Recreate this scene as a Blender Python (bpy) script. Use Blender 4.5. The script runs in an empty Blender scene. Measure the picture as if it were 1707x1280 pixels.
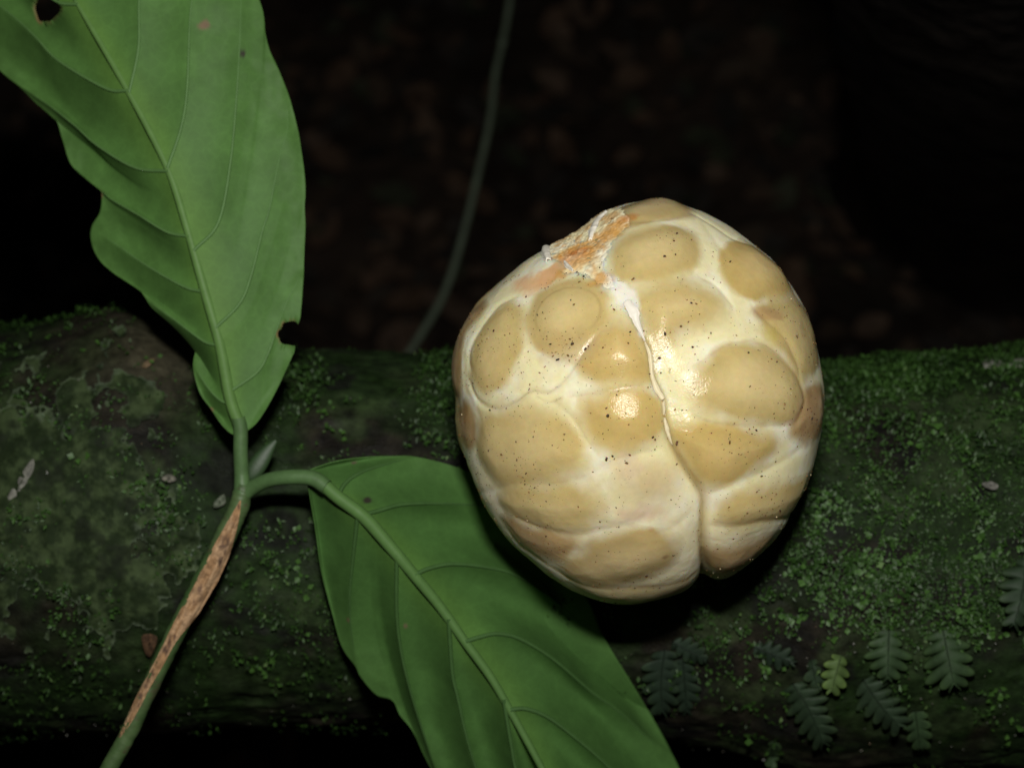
import bpy, bmesh, math, random
import numpy as np
from mathutils import Vector, Matrix

random.seed(7)
RNG = np.random.default_rng(11)
scene = bpy.context.scene
COL = scene.collection

# ------------------------------------------------------------------ camera, sky, flash, exposure
IMG_W, IMG_H = 1707.0, 1280.0
PITCH = math.radians(55)              # the camera looks down on the log
D = 0.30                              # camera to subject plane (metres)
FRAME_W = 0.172                       # width of the frame at the subject plane
S = FRAME_W / IMG_W
ORIGIN = np.array((0.0, 0.0, 0.60))
AX_R = np.array((1.0, 0.0, 0.0))
AX_U = np.array((0.0, math.sin(PITCH), math.cos(PITCH)))
AX_W = np.array((0.0, -math.cos(PITCH), math.sin(PITCH)))

cam_data = bpy.data.cameras.new('camera')
cam = bpy.data.objects.new('camera', cam_data)
COL.objects.link(cam)
cam.location = ORIGIN + AX_W * D
cam.rotation_euler = (math.pi / 2 - PITCH, 0, 0)
cam_data.sensor_width = 36
cam_data.lens = 36 * D / FRAME_W
cam_data.clip_start = 0.01
cam_data.clip_end = 200
cam_data.dof.use_dof = True
cam_data.dof.focus_distance = 0.278
cam_data.dof.aperture_fstop = 20
scene.camera = cam

world = bpy.data.worlds.new('World')
scene.world = world
world.use_nodes = True
wn = world.node_tree
wn.nodes.clear()
w_out = wn.nodes.new('ShaderNodeOutputWorld')
w_bg = wn.nodes.new('ShaderNodeBackground')
w_sky = wn.nodes.new('ShaderNodeTexSky')
w_sky.sky_type = 'NISHITA'
w_sky.sun_disc = False
w_sky.sun_elevation = math.radians(8)
w_sky.sun_rotation = math.radians(200)
w_bg.inputs['Strength'].default_value = 0.0018     # deep forest shade: next to nothing
wn.links.new(w_sky.outputs[0], w_bg.inputs['Color'])
wn.links.new(w_bg.outputs[0], w_out.inputs['Surface'])

# the one light of the picture: the camera's own flash, above the lens
fl_data = bpy.data.lights.new('camera_flash', 'AREA')
fl_data.shape = 'RECTANGLE'
fl_data.size = 0.030
fl_data.size_y = 0.014
fl_data.energy = 0.97
fl_data.color = (1.0, 0.975, 0.94)
flash = bpy.data.objects.new('camera_flash', fl_data)
COL.objects.link(flash)
FLASH_POS = ORIGIN + AX_W * (D + 0.005) + AX_U * 0.072 + AX_R * 0.003
flash.location = FLASH_POS
_aim = ORIGIN + AX_R * 0.012 + AX_U * 0.004
flash.rotation_euler = Vector(_aim - FLASH_POS).to_track_quat('-Z', 'Y').to_euler()

scene.view_settings.view_transform = 'Standard'
scene.view_settings.look = 'None'
scene.view_settings.exposure = 0.0
scene.view_settings.gamma = 1.0
scene.view_settings.use_curve_mapping = False
scene.render.engine = 'CYCLES'
scene.cycles.use_denoising = True
scene.cycles.max_bounces = 6
scene.cycles.sample_clamp_indirect = 4.0

# ------------------------------------------------------------------ numeric helpers
def view_to_world(x, y, w):
    x = np.asarray(x, float)[..., None]; y = np.asarray(y, float)[..., None]; w = np.asarray(w, float)[..., None]
    return ORIGIN + x * AX_R + y * AX_U + w * AX_W

def PX(px, py, w):
    """world point that stands at depth w (towards the camera) on the ray through a pixel of the photograph"""
    px = np.asarray(px, float); py = np.asarray(py, float); w = np.asarray(w, float)
    k = S * (D - w) / D
    return view_to_world((px - 853.5) * k, -(py - 640.0) * k, w)

def _hash(ix, iy, iz, seed):
    n = (ix * 374761393 + iy * 668265263 + iz * 2147483647 + seed * 974711) & 0xFFFFFFFF
    n = ((n ^ (n >> 13)) * 1274126177) & 0xFFFFFFFF
    n = ((n ^ (n >> 16)) * 2246822519) & 0xFFFFFFFF
    return ((n ^ (n >> 15)) & 0xFFFFFF) / float(0xFFFFFF)

def noise(p, seed=0):
    """value noise in -1..1; p is (N,2) or (N,3)"""
    p = np.asarray(p, float)
    if p.shape[-1] == 2:
        p = np.concatenate([p, np.zeros(p.shape[:-1] + (1,))], -1)
    i = np.floor(p).astype(np.int64)
    f = p - i
    f = f * f * f * (f * (f * 6 - 15) + 10)
    out = 0
    for dx in (0, 1):
        for dy in (0, 1):
            for dz in (0, 1):
                h = _hash(i[..., 0] + dx, i[..., 1] + dy, i[..., 2] + dz, seed)
                wgt = (f[..., 0] if dx else 1 - f[..., 0]) * (f[..., 1] if dy else 1 - f[..., 1]) * (f[..., 2] if dz else 1 - f[..., 2])
                out = out + wgt * h
    return out * 2 - 1

def fbm(p, octaves=4, seed=0, gain=0.5):
    p = np.asarray(p, float)
    a, s, tot = 1.0, 0, 0
    for o in range(octaves):
        s = s + a * noise(p * (2.03 ** o) + 17.3 * o, seed + o)
        tot += a
        a *= gain
    return s / tot

def sstep(a, b, x):
    t = np.clip((x - a) / (b - a), 0, 1)
    return t * t * (3 - 2 * t)

def mix(a, b, t):
    return a + (np.asarray(b) - a) * t

def catmull(pts, n, closed=False):
    pts = np.asarray(pts, float)
    m = len(pts)
    if closed:
        P = np.concatenate([pts[-1:], pts, pts[:2]])
        segs = m
    else:
        P = np.concatenate([2 * pts[:1] - pts[1:2], pts, 2 * pts[-1:] - pts[-2:-1]])
        segs = m - 1
    u = np.linspace(0, segs, n, endpoint=not closed)
    k = np.minimum(u.astype(int), segs - 1)
    t = (u - k)[:, None]
    p0, p1, p2, p3 = P[k], P[k + 1], P[k + 2], P[k + 3]
    return 0.5 * ((2 * p1) + (-p0 + p2) * t + (2 * p0 - 5 * p1 + 4 * p2 - p3) * t ** 2 + (-p0 + 3 * p1 - 3 * p2 + p3) * t ** 3)

def arclen(pts):
    d = np.linalg.norm(np.diff(pts, axis=0), axis=1)
    return np.concatenate([[0], np.cumsum(d)])

def resample(pts, n):
    a = arclen(pts)
    u = np.linspace(0, a[-1], n)
    return np.stack([np.interp(u, a, pts[:, i]) for i in range(pts.shape[1])], 1)

def seg_dist(q, poly, closed=False):
    """unsigned distance of points q (N,2) to a polyline, and the parameter 0..1 along it"""
    best = np.full(len(q), 1e9); par = np.zeros(len(q))
    m = len(poly)
    cnt = m if closed else m - 1
    for i in range(cnt):
        a = poly[i]; b = poly[(i + 1) % m]
        ab = b - a
        L = max(ab @ ab, 1e-12)
        t = np.clip(((q - a) @ ab) / L, 0, 1)
        d = np.hypot(q[:, 0] - a[0] - t * ab[0], q[:, 1] - a[1] - t * ab[1])
        mk = d < best
        best[mk] = d[mk]
        par[mk] = (i + t[mk]) / cnt
    return best, par

def inside(q, poly):
    c = np.zeros(len(q), bool)
    m = len(poly)
    for i in range(m):
        a = poly[i]; b = poly[i - 1]
        cond = (a[1] > q[:, 1]) != (b[1] > q[:, 1])
        x = (b[0] - a[0]) * (q[:, 1] - a[1]) / ((b[1] - a[1]) if abs(b[1] - a[1]) > 1e-9 else 1e-9) + a[0]
        c ^= cond & (q[:, 0] < x)
    return c

def sdf(q, poly, reach=90):
    """positive inside; only exact within reach of the polygon"""
    out = np.full(len(q), -float(reach))
    lo = poly.min(0) - reach; hi = poly.max(0) + reach
    sel = np.where((q[:, 0] > lo[0]) & (q[:, 0] < hi[0]) & (q[:, 1] > lo[1]) & (q[:, 1] < hi[1]))[0]
    if len(sel):
        d, _ = seg_dist(q[sel], poly, True)
        ins = inside(q[sel], poly)
        out[sel] = np.where(ins, d, -d)
    return out

def line_dist(q, poly, reach=60):
    out = np.full(len(q), float(reach)); par = np.zeros(len(q))
    lo = poly.min(0) - reach; hi = poly.max(0) + reach
    sel = np.where((q[:, 0] > lo[0]) & (q[:, 0] < hi[0]) & (q[:, 1] > lo[1]) & (q[:, 1] < hi[1]))[0]
    if len(sel):
        d, t = seg_dist(q[sel], poly)
        out[sel] = d; par[sel] = t
    return out, par

def grid_faces(nu, nv, closed_v=False):
    i = np.arange(nu - 1)[:, None]; j = np.arange(nv if closed_v else nv - 1)[None, :]
    j2 = (j + 1) % nv
    a = i * nv + j; b = i * nv + j2; c = (i + 1) * nv + j2; d = (i + 1) * nv + j
    return np.stack([a, b, c, d], -1).reshape(-1, 4)

# ------------------------------------------------------------------ object helpers
def make_mesh(name, verts, faces, mat, parent=None, col=None, smooth=True, normals=None, root=None):
    """ONE mesh object from world-space vertices; its origin sits at root (or at its parent's root)"""
    verts = np.asarray(verts, np.float64).reshape(-1, 3)
    if parent is not None:
        base = np.array(parent['_root'])
    else:
        base = np.array(root) if root is not None else verts.mean(0)
    me = bpy.data.meshes.new(name)
    faces = np.asarray(faces, np.int32)
    nf, k = faces.shape
    me.vertices.add(len(verts))
    me.vertices.foreach_set('co', (verts - base).astype(np.float32).ravel())
    me.loops.add(nf * k)
    me.loops.foreach_set('vertex_index', faces.ravel())
    me.polygons.add(nf)
    me.polygons.foreach_set('loop_start', np.arange(0, nf * k, k, dtype=np.int32))
    me.update(calc_edges=True)
    me.validate()
    if smooth:
        me.polygons.foreach_set('use_smooth', np.ones(len(me.polygons), bool))
    if col is not None:
        col = np.asarray(col, np.float32)
        if col.shape[1] == 3:
            col = np.concatenate([col, np.ones((len(col), 1), np.float32)], 1)
        at = me.color_attributes.new('tint', 'FLOAT_COLOR', 'POINT')
        at.data.foreach_set('color', col.ravel())
    if normals is not None:
        me.normals_split_custom_set_from_vertices(normals.astype(np.float32))
    me.materials.append(mat)
    o = bpy.data.objects.new(name, me)
    COL.objects.link(o)
    if parent is None:
        o.location = base
    else:
        o.parent = parent
    o['_root'] = [float(v) for v in base]
    return o

def thing(name, label, cat, loc, group=None):
    o = bpy.data.objects.new(name, None)
    COL.objects.link(o)
    o.location = loc
    o.empty_display_size = 0.01
    o['_root'] = [float(v) for v in loc]
    return tag(o, label, cat, group)

def tag(o, label=None, cat=None, group=None, kind=None):
    if label: o['label'] = label
    if cat: o['category'] = cat
    if group: o['group'] = group
    if kind: o['kind'] = kind
    return o

def tube(points, radii, seg=8, squash=None):
    """closed tapered tube along world points"""
    P = np.asarray(points, float)
    n = len(P)
    R = np.broadcast_to(np.asarray(radii, float), (n,))
    T = np.gradient(P, axis=0)
    T /= np.linalg.norm(T, axis=1)[:, None] + 1e-12
    N = AX_W[None] - (T @ AX_W)[:, None] * T
    bad = np.linalg.norm(N, axis=1) < 0.2
    if bad.any():
        N[bad] = AX_R[None] - (T[bad] @ AX_R)[:, None] * T[bad]
    N /= np.linalg.norm(N, axis=1)[:, None]
    B = np.cross(T, N)
    a = np.linspace(0, 2 * math.pi, seg, endpoint=False)
    sq = 1.0 if squash is None else squash
    V = P[:, None] + R[:, None, None] * (np.cos(a)[None, :, None] * N[:, None] * sq + np.sin(a)[None, :, None] * B[:, None])
    V = V.reshape(-1, 3)
    F = grid_faces(n, seg, True)
    c0 = len(V); V = np.concatenate([V, P[:1] - T[:1] * R[0] * 0.4, P[-1:] + T[-1:] * R[-1] * 0.4])
    j = np.arange(seg); j2 = (j + 1) % seg
    F = np.concatenate([F, np.stack([j2, j, np.full(seg, c0), np.full(seg, c0)], 1),
                        np.stack([(n - 1) * seg + j, (n - 1) * seg + j2, np.full(seg, c0 + 1), np.full(seg, c0 + 1)], 1)])
    return V, F

def quads_to_clean(F):
    return F

def merge(parts):
    V, F, C, off = [], [], [], 0
    for p in parts:
        V.append(p[0]); F.append(p[1] + off); off += len(p[0])
        if len(p) > 2: C.append(p[2])
    return (np.concatenate(V), np.concatenate(F)) + ((np.concatenate(C),) if C else ())

# ------------------------------------------------------------------ materials
def new_mat(name):
    m = bpy.data.materials.new(name)
    m.use_nodes = True
    nt = m.node_tree
    return m, nt, nt.nodes['Principled BSDF']

def node(nt, kind, **kw):
    n = nt.nodes.new(kind)
    for k, v in kw.items():
        if k in n.inputs: n.inputs[k].default_value = v
        else: setattr(n, k, v)
    return n

def tint_material(name, rough=0.5, spec=0.4, var=0.25, vscale=600, bump=0.0, bscale=2500, bdist=0.0001,
                  coat=0.0, coat_rough=0.2, rough_var=0.0, translucent=0.0, detail=4):
    """colour from the mesh's own tint attribute, broken up by fine noise, with a fine relief"""
    m, nt, b = new_mat(name)
    at = node(nt, 'ShaderNodeAttribute', attribute_name='tint')
    tc = node(nt, 'ShaderNodeTexCoord')
    nz = node(nt, 'ShaderNodeTexNoise', Scale=vscale, Detail=float(detail), Roughness=0.6)
    nt.links.new(tc.outputs['Object'], nz.inputs['Vector'])
    mr = node(nt, 'ShaderNodeMapRange')
    mr.inputs['From Min'].default_value = 0.25; mr.inputs['From Max'].default_value = 0.75
    mr.inputs['To Min'].default_value = 1 - var; mr.inputs['To Max'].default_value = 1 + var
    nt.links.new(nz.outputs['Fac'], mr.inputs['Value'])
    mul = node(nt, 'ShaderNodeMix', data_type='RGBA', blend_type='MULTIPLY')
    mul.inputs[0].default_value = 1.0
    nt.links.new(at.outputs['Color'], mul.inputs[6])
    nt.links.new(mr.outputs[0], mul.inputs[7])
    nt.links.new(mul.outputs[2], b.inputs['Base Color'])
    b.inputs['Roughness'].default_value = rough
    b.inputs['Specular IOR Level'].default_value = spec
    b.inputs['Coat Weight'].default_value = coat
    b.inputs['Coat Roughness'].default_value = coat_rough
    if rough_var:
        r2 = node(nt, 'ShaderNodeMapRange')
        r2.inputs['From Min'].default_value = 0.3; r2.inputs['From Max'].default_value = 0.7
        r2.inputs['To Min'].default_value = max(0.05, rough - rough_var); r2.inputs['To Max'].default_value = rough + rough_var
        n2 = node(nt, 'ShaderNodeTexNoise', Scale=vscale * 0.35, Detail=3.0)
        nt.links.new(tc.outputs['Object'], n2.inputs['Vector'])
        nt.links.new(n2.outputs['Fac'], r2.inputs['Value'])
        nt.links.new(r2.outputs[0], b.inputs['Roughness'])
    if bump:
        nb = node(nt, 'ShaderNodeTexNoise', Scale=bscale, Detail=3.0, Roughness=0.6)
        nt.links.new(tc.outputs['Object'], nb.inputs['Vector'])
        bp = node(nt, 'ShaderNodeBump', Strength=bump, Distance=bdist)
        nt.links.new(nb.outputs['Fac'], bp.inputs['Height'])
        nt.links.new(bp.outputs[0], b.inputs['Normal'])
        nt.links.new(bp.outputs[0], b.inputs['Coat Normal'])
    return m

MAT_BARK = tint_material('wet_bark', rough=0.7, spec=0.14, var=0.7, vscale=500, bump=0.7, bscale=1700, bdist=0.0004, rough_var=0.2, detail=8)
MAT_MOSS = tint_material('moss_leaf', rough=0.5, spec=0.35, var=0.3, vscale=900)
MAT_LIVER = tint_material('liverwort_thallus', rough=0.75, spec=0.1, var=0.35, vscale=500, bump=0.35, bscale=1600, bdist=0.0002)
MAT_LEAF = tint_material('leaf_underside', rough=0.6, spec=0.2, var=0.10, vscale=260, bump=0.25, bscale=3200, bdist=0.00005)
MAT_RIB = tint_material('leaf_rib', rough=0.55, spec=0.25, var=0.12, vscale=500, bump=0.2, bscale=2600, bdist=0.00005)
MAT_STEM = tint_material('green_stem', rough=0.5, spec=0.4, var=0.2, vscale=500, bump=0.3, bscale=1800, bdist=0.0001)
MAT_SCARBARK = tint_material('stem_wound', rough=0.85, spec=0.15, var=0.5, vscale=900, bump=1.0, bscale=1500, bdist=0.0003)
MAT_FUNGUS = tint_material('waxy_flesh', rough=0.5, spec=0.12, var=0.05, vscale=900, bump=0.5, bscale=3200, bdist=0.00009, coat=0.22, coat_rough=0.17)
_pb = MAT_FUNGUS.node_tree.nodes['Principled BSDF']
_pb.inputs['Subsurface Weight'].default_value = 1.0
_pb.inputs['Subsurface Radius'].default_value = (1.0, 0.62, 0.30)
_pb.inputs['Subsurface Scale'].default_value = 0.0024
def film_material():
    """thin amber skin: lets light through tinted, with a wet gloss"""
    m, nt, b = new_mat('amber_window_skin')
    nt.nodes.remove(b)
    at = node(nt, 'ShaderNodeAttribute', attribute_name='tint')
    tr = node(nt, 'ShaderNodeBsdfTransparent'); gl = node(nt, 'ShaderNodeBsdfGlossy', Roughness=0.18)
    nt.links.new(at.outputs['Color'], tr.inputs['Color'])
    tc = node(nt, 'ShaderNodeTexCoord'); nb = node(nt, 'ShaderNodeTexNoise', Scale=3200.0, Detail=3.0, Roughness=0.6)
    nt.links.new(tc.outputs['Object'], nb.inputs['Vector'])
    bp = node(nt, 'ShaderNodeBump', Strength=0.5, Distance=0.00009)
    nt.links.new(nb.outputs['Fac'], bp.inputs['Height']); nt.links.new(bp.outputs[0], gl.inputs['Normal'])
    lw = node(nt, 'ShaderNodeLayerWeight', Blend=0.5)
    pw = node(nt, 'ShaderNodeMath', operation='POWER'); pw.inputs[1].default_value = 4.0
    fr = node(nt, 'ShaderNodeMath', operation='MULTIPLY_ADD'); fr.inputs[1].default_value = 0.3; fr.inputs[2].default_value = 0.016
    nt.links.new(lw.outputs['Facing'], pw.inputs[0]); nt.links.new(pw.outputs[0], fr.inputs[0])
    mx = node(nt, 'ShaderNodeMixShader')
    nt.links.new(fr.outputs[0], mx.inputs[0]); nt.links.new(tr.outputs[0], mx.inputs[1]); nt.links.new(gl.outputs[0], mx.inputs[2])
    nt.links.new(mx.outputs[0], nt.nodes['Material Output'].inputs['Surface'])
    return m
MAT_FILM = film_material()
MAT_CRUMB = tint_material('dry_crumbly_tissue', rough=0.8, spec=0.2, var=0.18, vscale=1600, bump=0.5, bscale=3000, bdist=0.0001)
_pb = MAT_CRUMB.node_tree.nodes['Principled BSDF']
MAT_SHRED = tint_material('white_membrane', rough=0.5, spec=0.35, var=0.06, vscale=900, bump=0.3, bscale=3000, bdist=0.00008)
MAT_SOIL = tint_material('soil_grain', rough=0.7, spec=0.3, var=0.4, vscale=3000)
MAT_GRIT = tint_material('wet_grit', rough=0.2, spec=0.6, var=0.4, vscale=1200, coat=0.6, coat_rough=0.08)
MAT_FERN = tint_material('fern_frond', rough=0.6, spec=0.2, var=0.22, vscale=700, bump=0.3, bscale=2500, bdist=0.0001)
MAT_LITTER = tint_material('dead_leaf', rough=0.75, spec=0.25, var=0.5, vscale=60)
MAT_FLOOR = tint_material('forest_soil', rough=0.9, spec=0.15, var=0.6, vscale=40, bump=0.8, bscale=60, bdist=0.01)
MAT_LICHEN = tint_material('lichen_crust', rough=0.85, spec=0.15, var=0.3, vscale=1500, bump=0.7, bscale=2500, bdist=0.0003)
MAT_VINE = tint_material('thin_vine_skin', rough=0.6, spec=0.3, var=0.3, vscale=250)

# a faint net of tiny veins on the leaf blades
_nt = MAT_LEAF.node_tree
_vo = node(_nt, 'ShaderNodeTexVoronoi', feature='DISTANCE_TO_EDGE', Scale=520.0)
_tc = node(_nt, 'ShaderNodeTexCoord')
_wn = node(_nt, 'ShaderNodeTexNoise', Scale=500.0, Detail=2.0)
_wm = node(_nt, 'ShaderNodeMix', data_type='VECTOR'); _wm.inputs[0].default_value = 0.0015
_nt.links.new(_tc.outputs['Object'], _wn.inputs['Vector']); _nt.links.new(_tc.outputs['Object'], _wm.inputs[4]); _nt.links.new(_wn.outputs['Color'], _wm.inputs[5])
_nt.links.new(_wm.outputs[1], _vo.inputs['Vector'])
_mr = node(_nt, 'ShaderNodeMapRange'); _mr.inputs['From Max'].default_value = 0.12; _mr.inputs['To Min'].default_value = 1.06; _mr.inputs['To Max'].default_value = 0.98
_nt.links.new(_vo.outputs['Distance'], _mr.inputs['Value'])
_lb = _nt.nodes['Principled BSDF']; _src = _lb.inputs['Base Color'].links[0].from_socket
_mm = node(_nt, 'ShaderNodeMix', data_type='RGBA', blend_type='MULTIPLY'); _mm.inputs[0].default_value = 1.0
_nt.links.new(_src, _mm.inputs[6]); _nt.links.new(_mr.outputs[0], _mm.inputs[7]); _nt.links.new(_mm.outputs[2], _lb.inputs['Base Color'])

# ------------------------------------------------------------------ setting: forest floor
gx, gy = np.meshgrid(np.concatenate([np.linspace(-30, -2, 12), np.linspace(-1.8, 1.8, 150), np.linspace(2, 30, 12)]),
                     np.concatenate([np.linspace(-30, -1, 12), np.linspace(-0.8, 2.8, 150), np.linspace(3, 40, 14)]), indexing='ij')
gp = np.stack([gx.ravel(), gy.ravel()], 1)
gz = 0.05 * fbm(gp * 1.3, 3, 3) + 0.02 * fbm(gp * 9, 3, 5)
gv = np.concatenate([gp, gz[:, None]], 1)
g_t = sstep(-0.3, 0.5, fbm(gp * 5, 3, 21))[:, None]
g_col = mix(np.array([[0.020, 0.015, 0.011]]), [[0.048, 0.034, 0.024]], g_t)
tag(make_mesh('ground', gv, grid_faces(*gx.shape)[:, ::-1], MAT_FLOOR, col=g_col, root=(0, 0, 0)), kind='structure',
    label='dark forest floor far below the log')

# ------------------------------------------------------------------ the log
LOG_WC = -0.0615
_tx = np.array([-1400, -700, -300, 0, 100, 240, 360, 500, 800, 1100, 1370, 1500, 1700, 2100, 2800, 3400], float)
_ty = np.array([575, 570, 560, 546, 526, 490, 520, 575, 583, 595, 600, 588, 572, 575, 585, 590], float)
_bx = np.array([-1400, -300, 0, 300, 600, 800, 1000, 1200, 1330, 1707, 2300, 3400], float)
_by = np.array([1220, 1215, 1215, 1212, 1200, 1200, 1220, 1245, 1282, 1290, 1285, 1280], float)
_kx = np.linspace(-1400, 3400, 481)
_ker = np.exp(-np.linspace(-2, 2, 9) ** 2); _ker /= _ker.sum()
def _sm(y):
    return np.convolve(np.pad(y, 4, mode='edge'), _ker, 'valid')
_TOP = _sm(np.interp(_kx, _tx, _ty)); _BOT = _sm(np.interp(_kx, _bx, _by))
_KLOG = S * (D - LOG_WC) / D

def log_axis(x):
    """view-space centre height and radius of the log at view-space x"""
    px = x / _KLOG + 853.5
    t = np.interp(px, _kx, _TOP); b = np.interp(px, _kx, _BOT)
    r = (b - t) / 2 * _KLOG * 0.985
    return -((t + b) / 2 - 640) * _KLOG - 0.0006, r

def log_point(x, phi, lift=0.0, rough=True):
    """view-space point on the log: phi from the camera axis upwards"""
    vc, r = log_axis(x)
    q = np.stack([x * 55, np.cos(phi) * 2.2, np.sin(phi) * 2.2], -1)
    if rough:
        r = r + 0.0011 * fbm(q, 4, 40) + 0.0007 * fbm(q * np.array([2.5, 4, 4]), 3, 50) - 0.0004 * sstep(0.25, 0.6, fbm(q * np.array([2.2, 5, 5]), 3, 55))
    r = r + lift
    return x, vc + r * np.sin(phi), LOG_WC + r * np.cos(phi)

def log_w(px, py, lift=0.0):
    """depth of the log's face behind a pixel"""
    px = np.asarray(px, float); py = np.asarray(py, float)
    w = np.full(px.shape, LOG_WC + 0.03)
    for _ in range(14):
        k = S * (D - w) / D
        x = (px - 853.5) * k; y = -(py - 640) * k
        vc, r = log_axis(x)
        r = r + lift
        s = np.clip((y - vc) / r, -0.985, 0.985)
        w = 0.5 * w + 0.5 * (LOG_WC + r * np.sqrt(1 - s * s))
    return w

lx = np.concatenate([np.linspace(-0.42, -0.135, 110, endpoint=False), np.linspace(-0.135, 0.135, 620), np.linspace(0.135, 0.42, 110)[1:]])
lp = np.concatenate([np.linspace(-1.85, 1.85, 330, endpoint=False), np.linspace(1.85, 2 * math.pi - 1.85, 60, endpoint=False)])
LX, LP = np.meshgrid(lx, lp, indexing='ij')
log_root = view_to_world(0.0, float(log_axis(np.array(0.0))[0]), LOG_WC)
vx, vy, vw = log_point(LX.ravel(), LP.ravel())
lv = view_to_world(vx, vy, vw)
q = np.stack([LX.ravel() * 60, np.cos(LP.ravel()) * 2.4, np.sin(LP.ravel()) * 2.4], 1)
n1 = fbm(q, 4, 60); n2 = fbm(q * 3.1, 4, 70); n3 = fbm(q * np.array([2.0, 3, 3]), 3, 80)
bark_col = mix(np.array([[0.008, 0.007, 0.005]]), [[0.018, 0.016, 0.010]], sstep(-0.3, 0.5, n2)[:, None])
bark_col = mix(bark_col, [[0.011, 0.024, 0.006]], (0.95 * sstep(-0.35, 0.15, n1))[:, None])
bark_col = mix(bark_col, [[0.006, 0.006, 0.005]], (0.8 * sstep(0.1, 0.45, n3))[:, None])
n4 = fbm(q * 1.7, 4, 90)
bark_col = mix(bark_col, np.array([[0.026, 0.042, 0.015]]) * (1 + 0.7 * n2[:, None]), (0.65 * sstep(0.05, 0.4, n4))[:, None])
# bare brownish bark showing on the swelling behind the tall leaf
lpx = vx / (S * (D - vw) / D) + 853.5; lpy = -vy / (S * (D - vw) / D) + 640
bare = np.exp(-(((lpx - 260) / 110) ** 2 + ((lpy - 590) / 85) ** 2)) * (vw > LOG_WC - 0.02)
bark_col = mix(bark_col, np.array([[0.040, 0.037, 0.022]]) * (1 + 0.6 * n2[:, None]), np.clip(1.1 * bare, 0, 1)[:, None])
log_root_o = thing('fallen_log', 'dark wet fallen log lying across the whole picture under moss and ferns', 'log', log_root)
make_mesh('bark', lv, grid_faces(len(lx), len(lp), True), MAT_BARK, log_root_o, bark_col)
for sx, idx in ((-1, 0), (1, len(lx) - 1)):
    ring = lv.reshape(len(lx), len(lp), 3)[idx]
    c = ring.mean(0)[None] + AX_R * sx * 0.002
    V = np.concatenate([ring, c])
    j = np.arange(len(lp)); j2 = (j + 1) % len(lp)
    F = np.stack([j, j2, np.full(len(lp), len(lp))], 1)
    make_mesh('end_face', V, F if sx < 0 else F[:, ::-1], MAT_BARK, log_root_o, np.tile([[0.05, 0.035, 0.02]], (len(V), 1)))

# ------------------------------------------------------------------ the fungus: base shape in view space
FC = np.array((1065.0, 672.0))                 # where its centre stands in the photograph
FCX, FCY = (FC[0] - 853.5) * S, -(FC[1] - 640) * S
def cr(pts):
    """points measured on an enlarged crop of the photograph -> photograph pixels"""
    p = np.asarray(pts, float)
    return np.stack([720 + p[:, 0] / 1.778, 310 + p[:, 1] / 1.778], 1)
_outline = cr([(660,43),(730,55),(790,75),(860,110),(930,160),(1000,215),(1050,275),(1095,345),(1125,420),(1142,490),(1152,545),(1160,600),
 (1160,660),(1150,730),(1135,800),(1110,880),(1075,950),(1040,1010),(1000,1060),(960,1100),(910,1140),(870,1158),(835,1163),(812,1156),(795,1167),
 (740,1200),(680,1225),(620,1238),(556,1242),(490,1230),(424,1206),(360,1168),(288,1110),(234,1058),(190,1002),(152,940),(120,868),(95,794),
 (85,710),(75,640),(65,590),(65,520),(80,450),(110,390),(150,340),(200,290),(250,240),(300,205),(350,180),(430,135),(480,98),(530,68),(590,48)])
_oc = catmull(_outline, 720, True) - FC
_oa = np.arctan2(_oc[:, 1], _oc[:, 0]); _or = np.hypot(_oc[:, 0], _oc[:, 1])
_o = np.argsort(_oa); _oa = _oa[_o]; _or = _or[_o]
_oa = np.concatenate([_oa - 2 * math.pi, _oa, _oa + 2 * math.pi]); _or = np.tile(_or, 3)
RHO = float(_or.mean())
DEPTH_F, DEPTH_B = 0.0270, 0.0300
def rho_eff(beta, alpha):
    return RHO + (np.interp(alpha, _oa, _or) - RHO) * np.clip(np.sin(np.clip(beta, 0, math.pi)), 0, 1) ** 2

def px2q(p):
    """photograph pixel -> flattened position on the fungus (angle from the axis times its radius)"""
    p = np.asarray(p, float)
    w = np.full(len(p), 0.02); beta = np.full(len(p), 0.7)
    for _ in range(30):
        k = S * (D - w) / D
        dx = ((p[:, 0] - 853.5) * k - FCX) / S
        dy = -((-(p[:, 1] - 640) * k) - FCY) / S
        al = np.arctan2(dy, dx)
        r = np.hypot(dx, dy) / rho_eff(beta, al)
        beta = 0.5 * beta + 0.5 * np.where(r < 1, np.arcsin(np.clip(r, 0, 1)), math.pi / 2 + np.clip(r - 1, 0, 0.4) * 2.5)
        w = DEPTH_F * np.cos(beta)
        w = np.where(beta > math.pi / 2, 0, w)
    return np.stack([beta * RHO * np.cos(al), beta * RHO * np.sin(al)], 1)

CQ = lambda pts: px2q(cr(pts))
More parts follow.
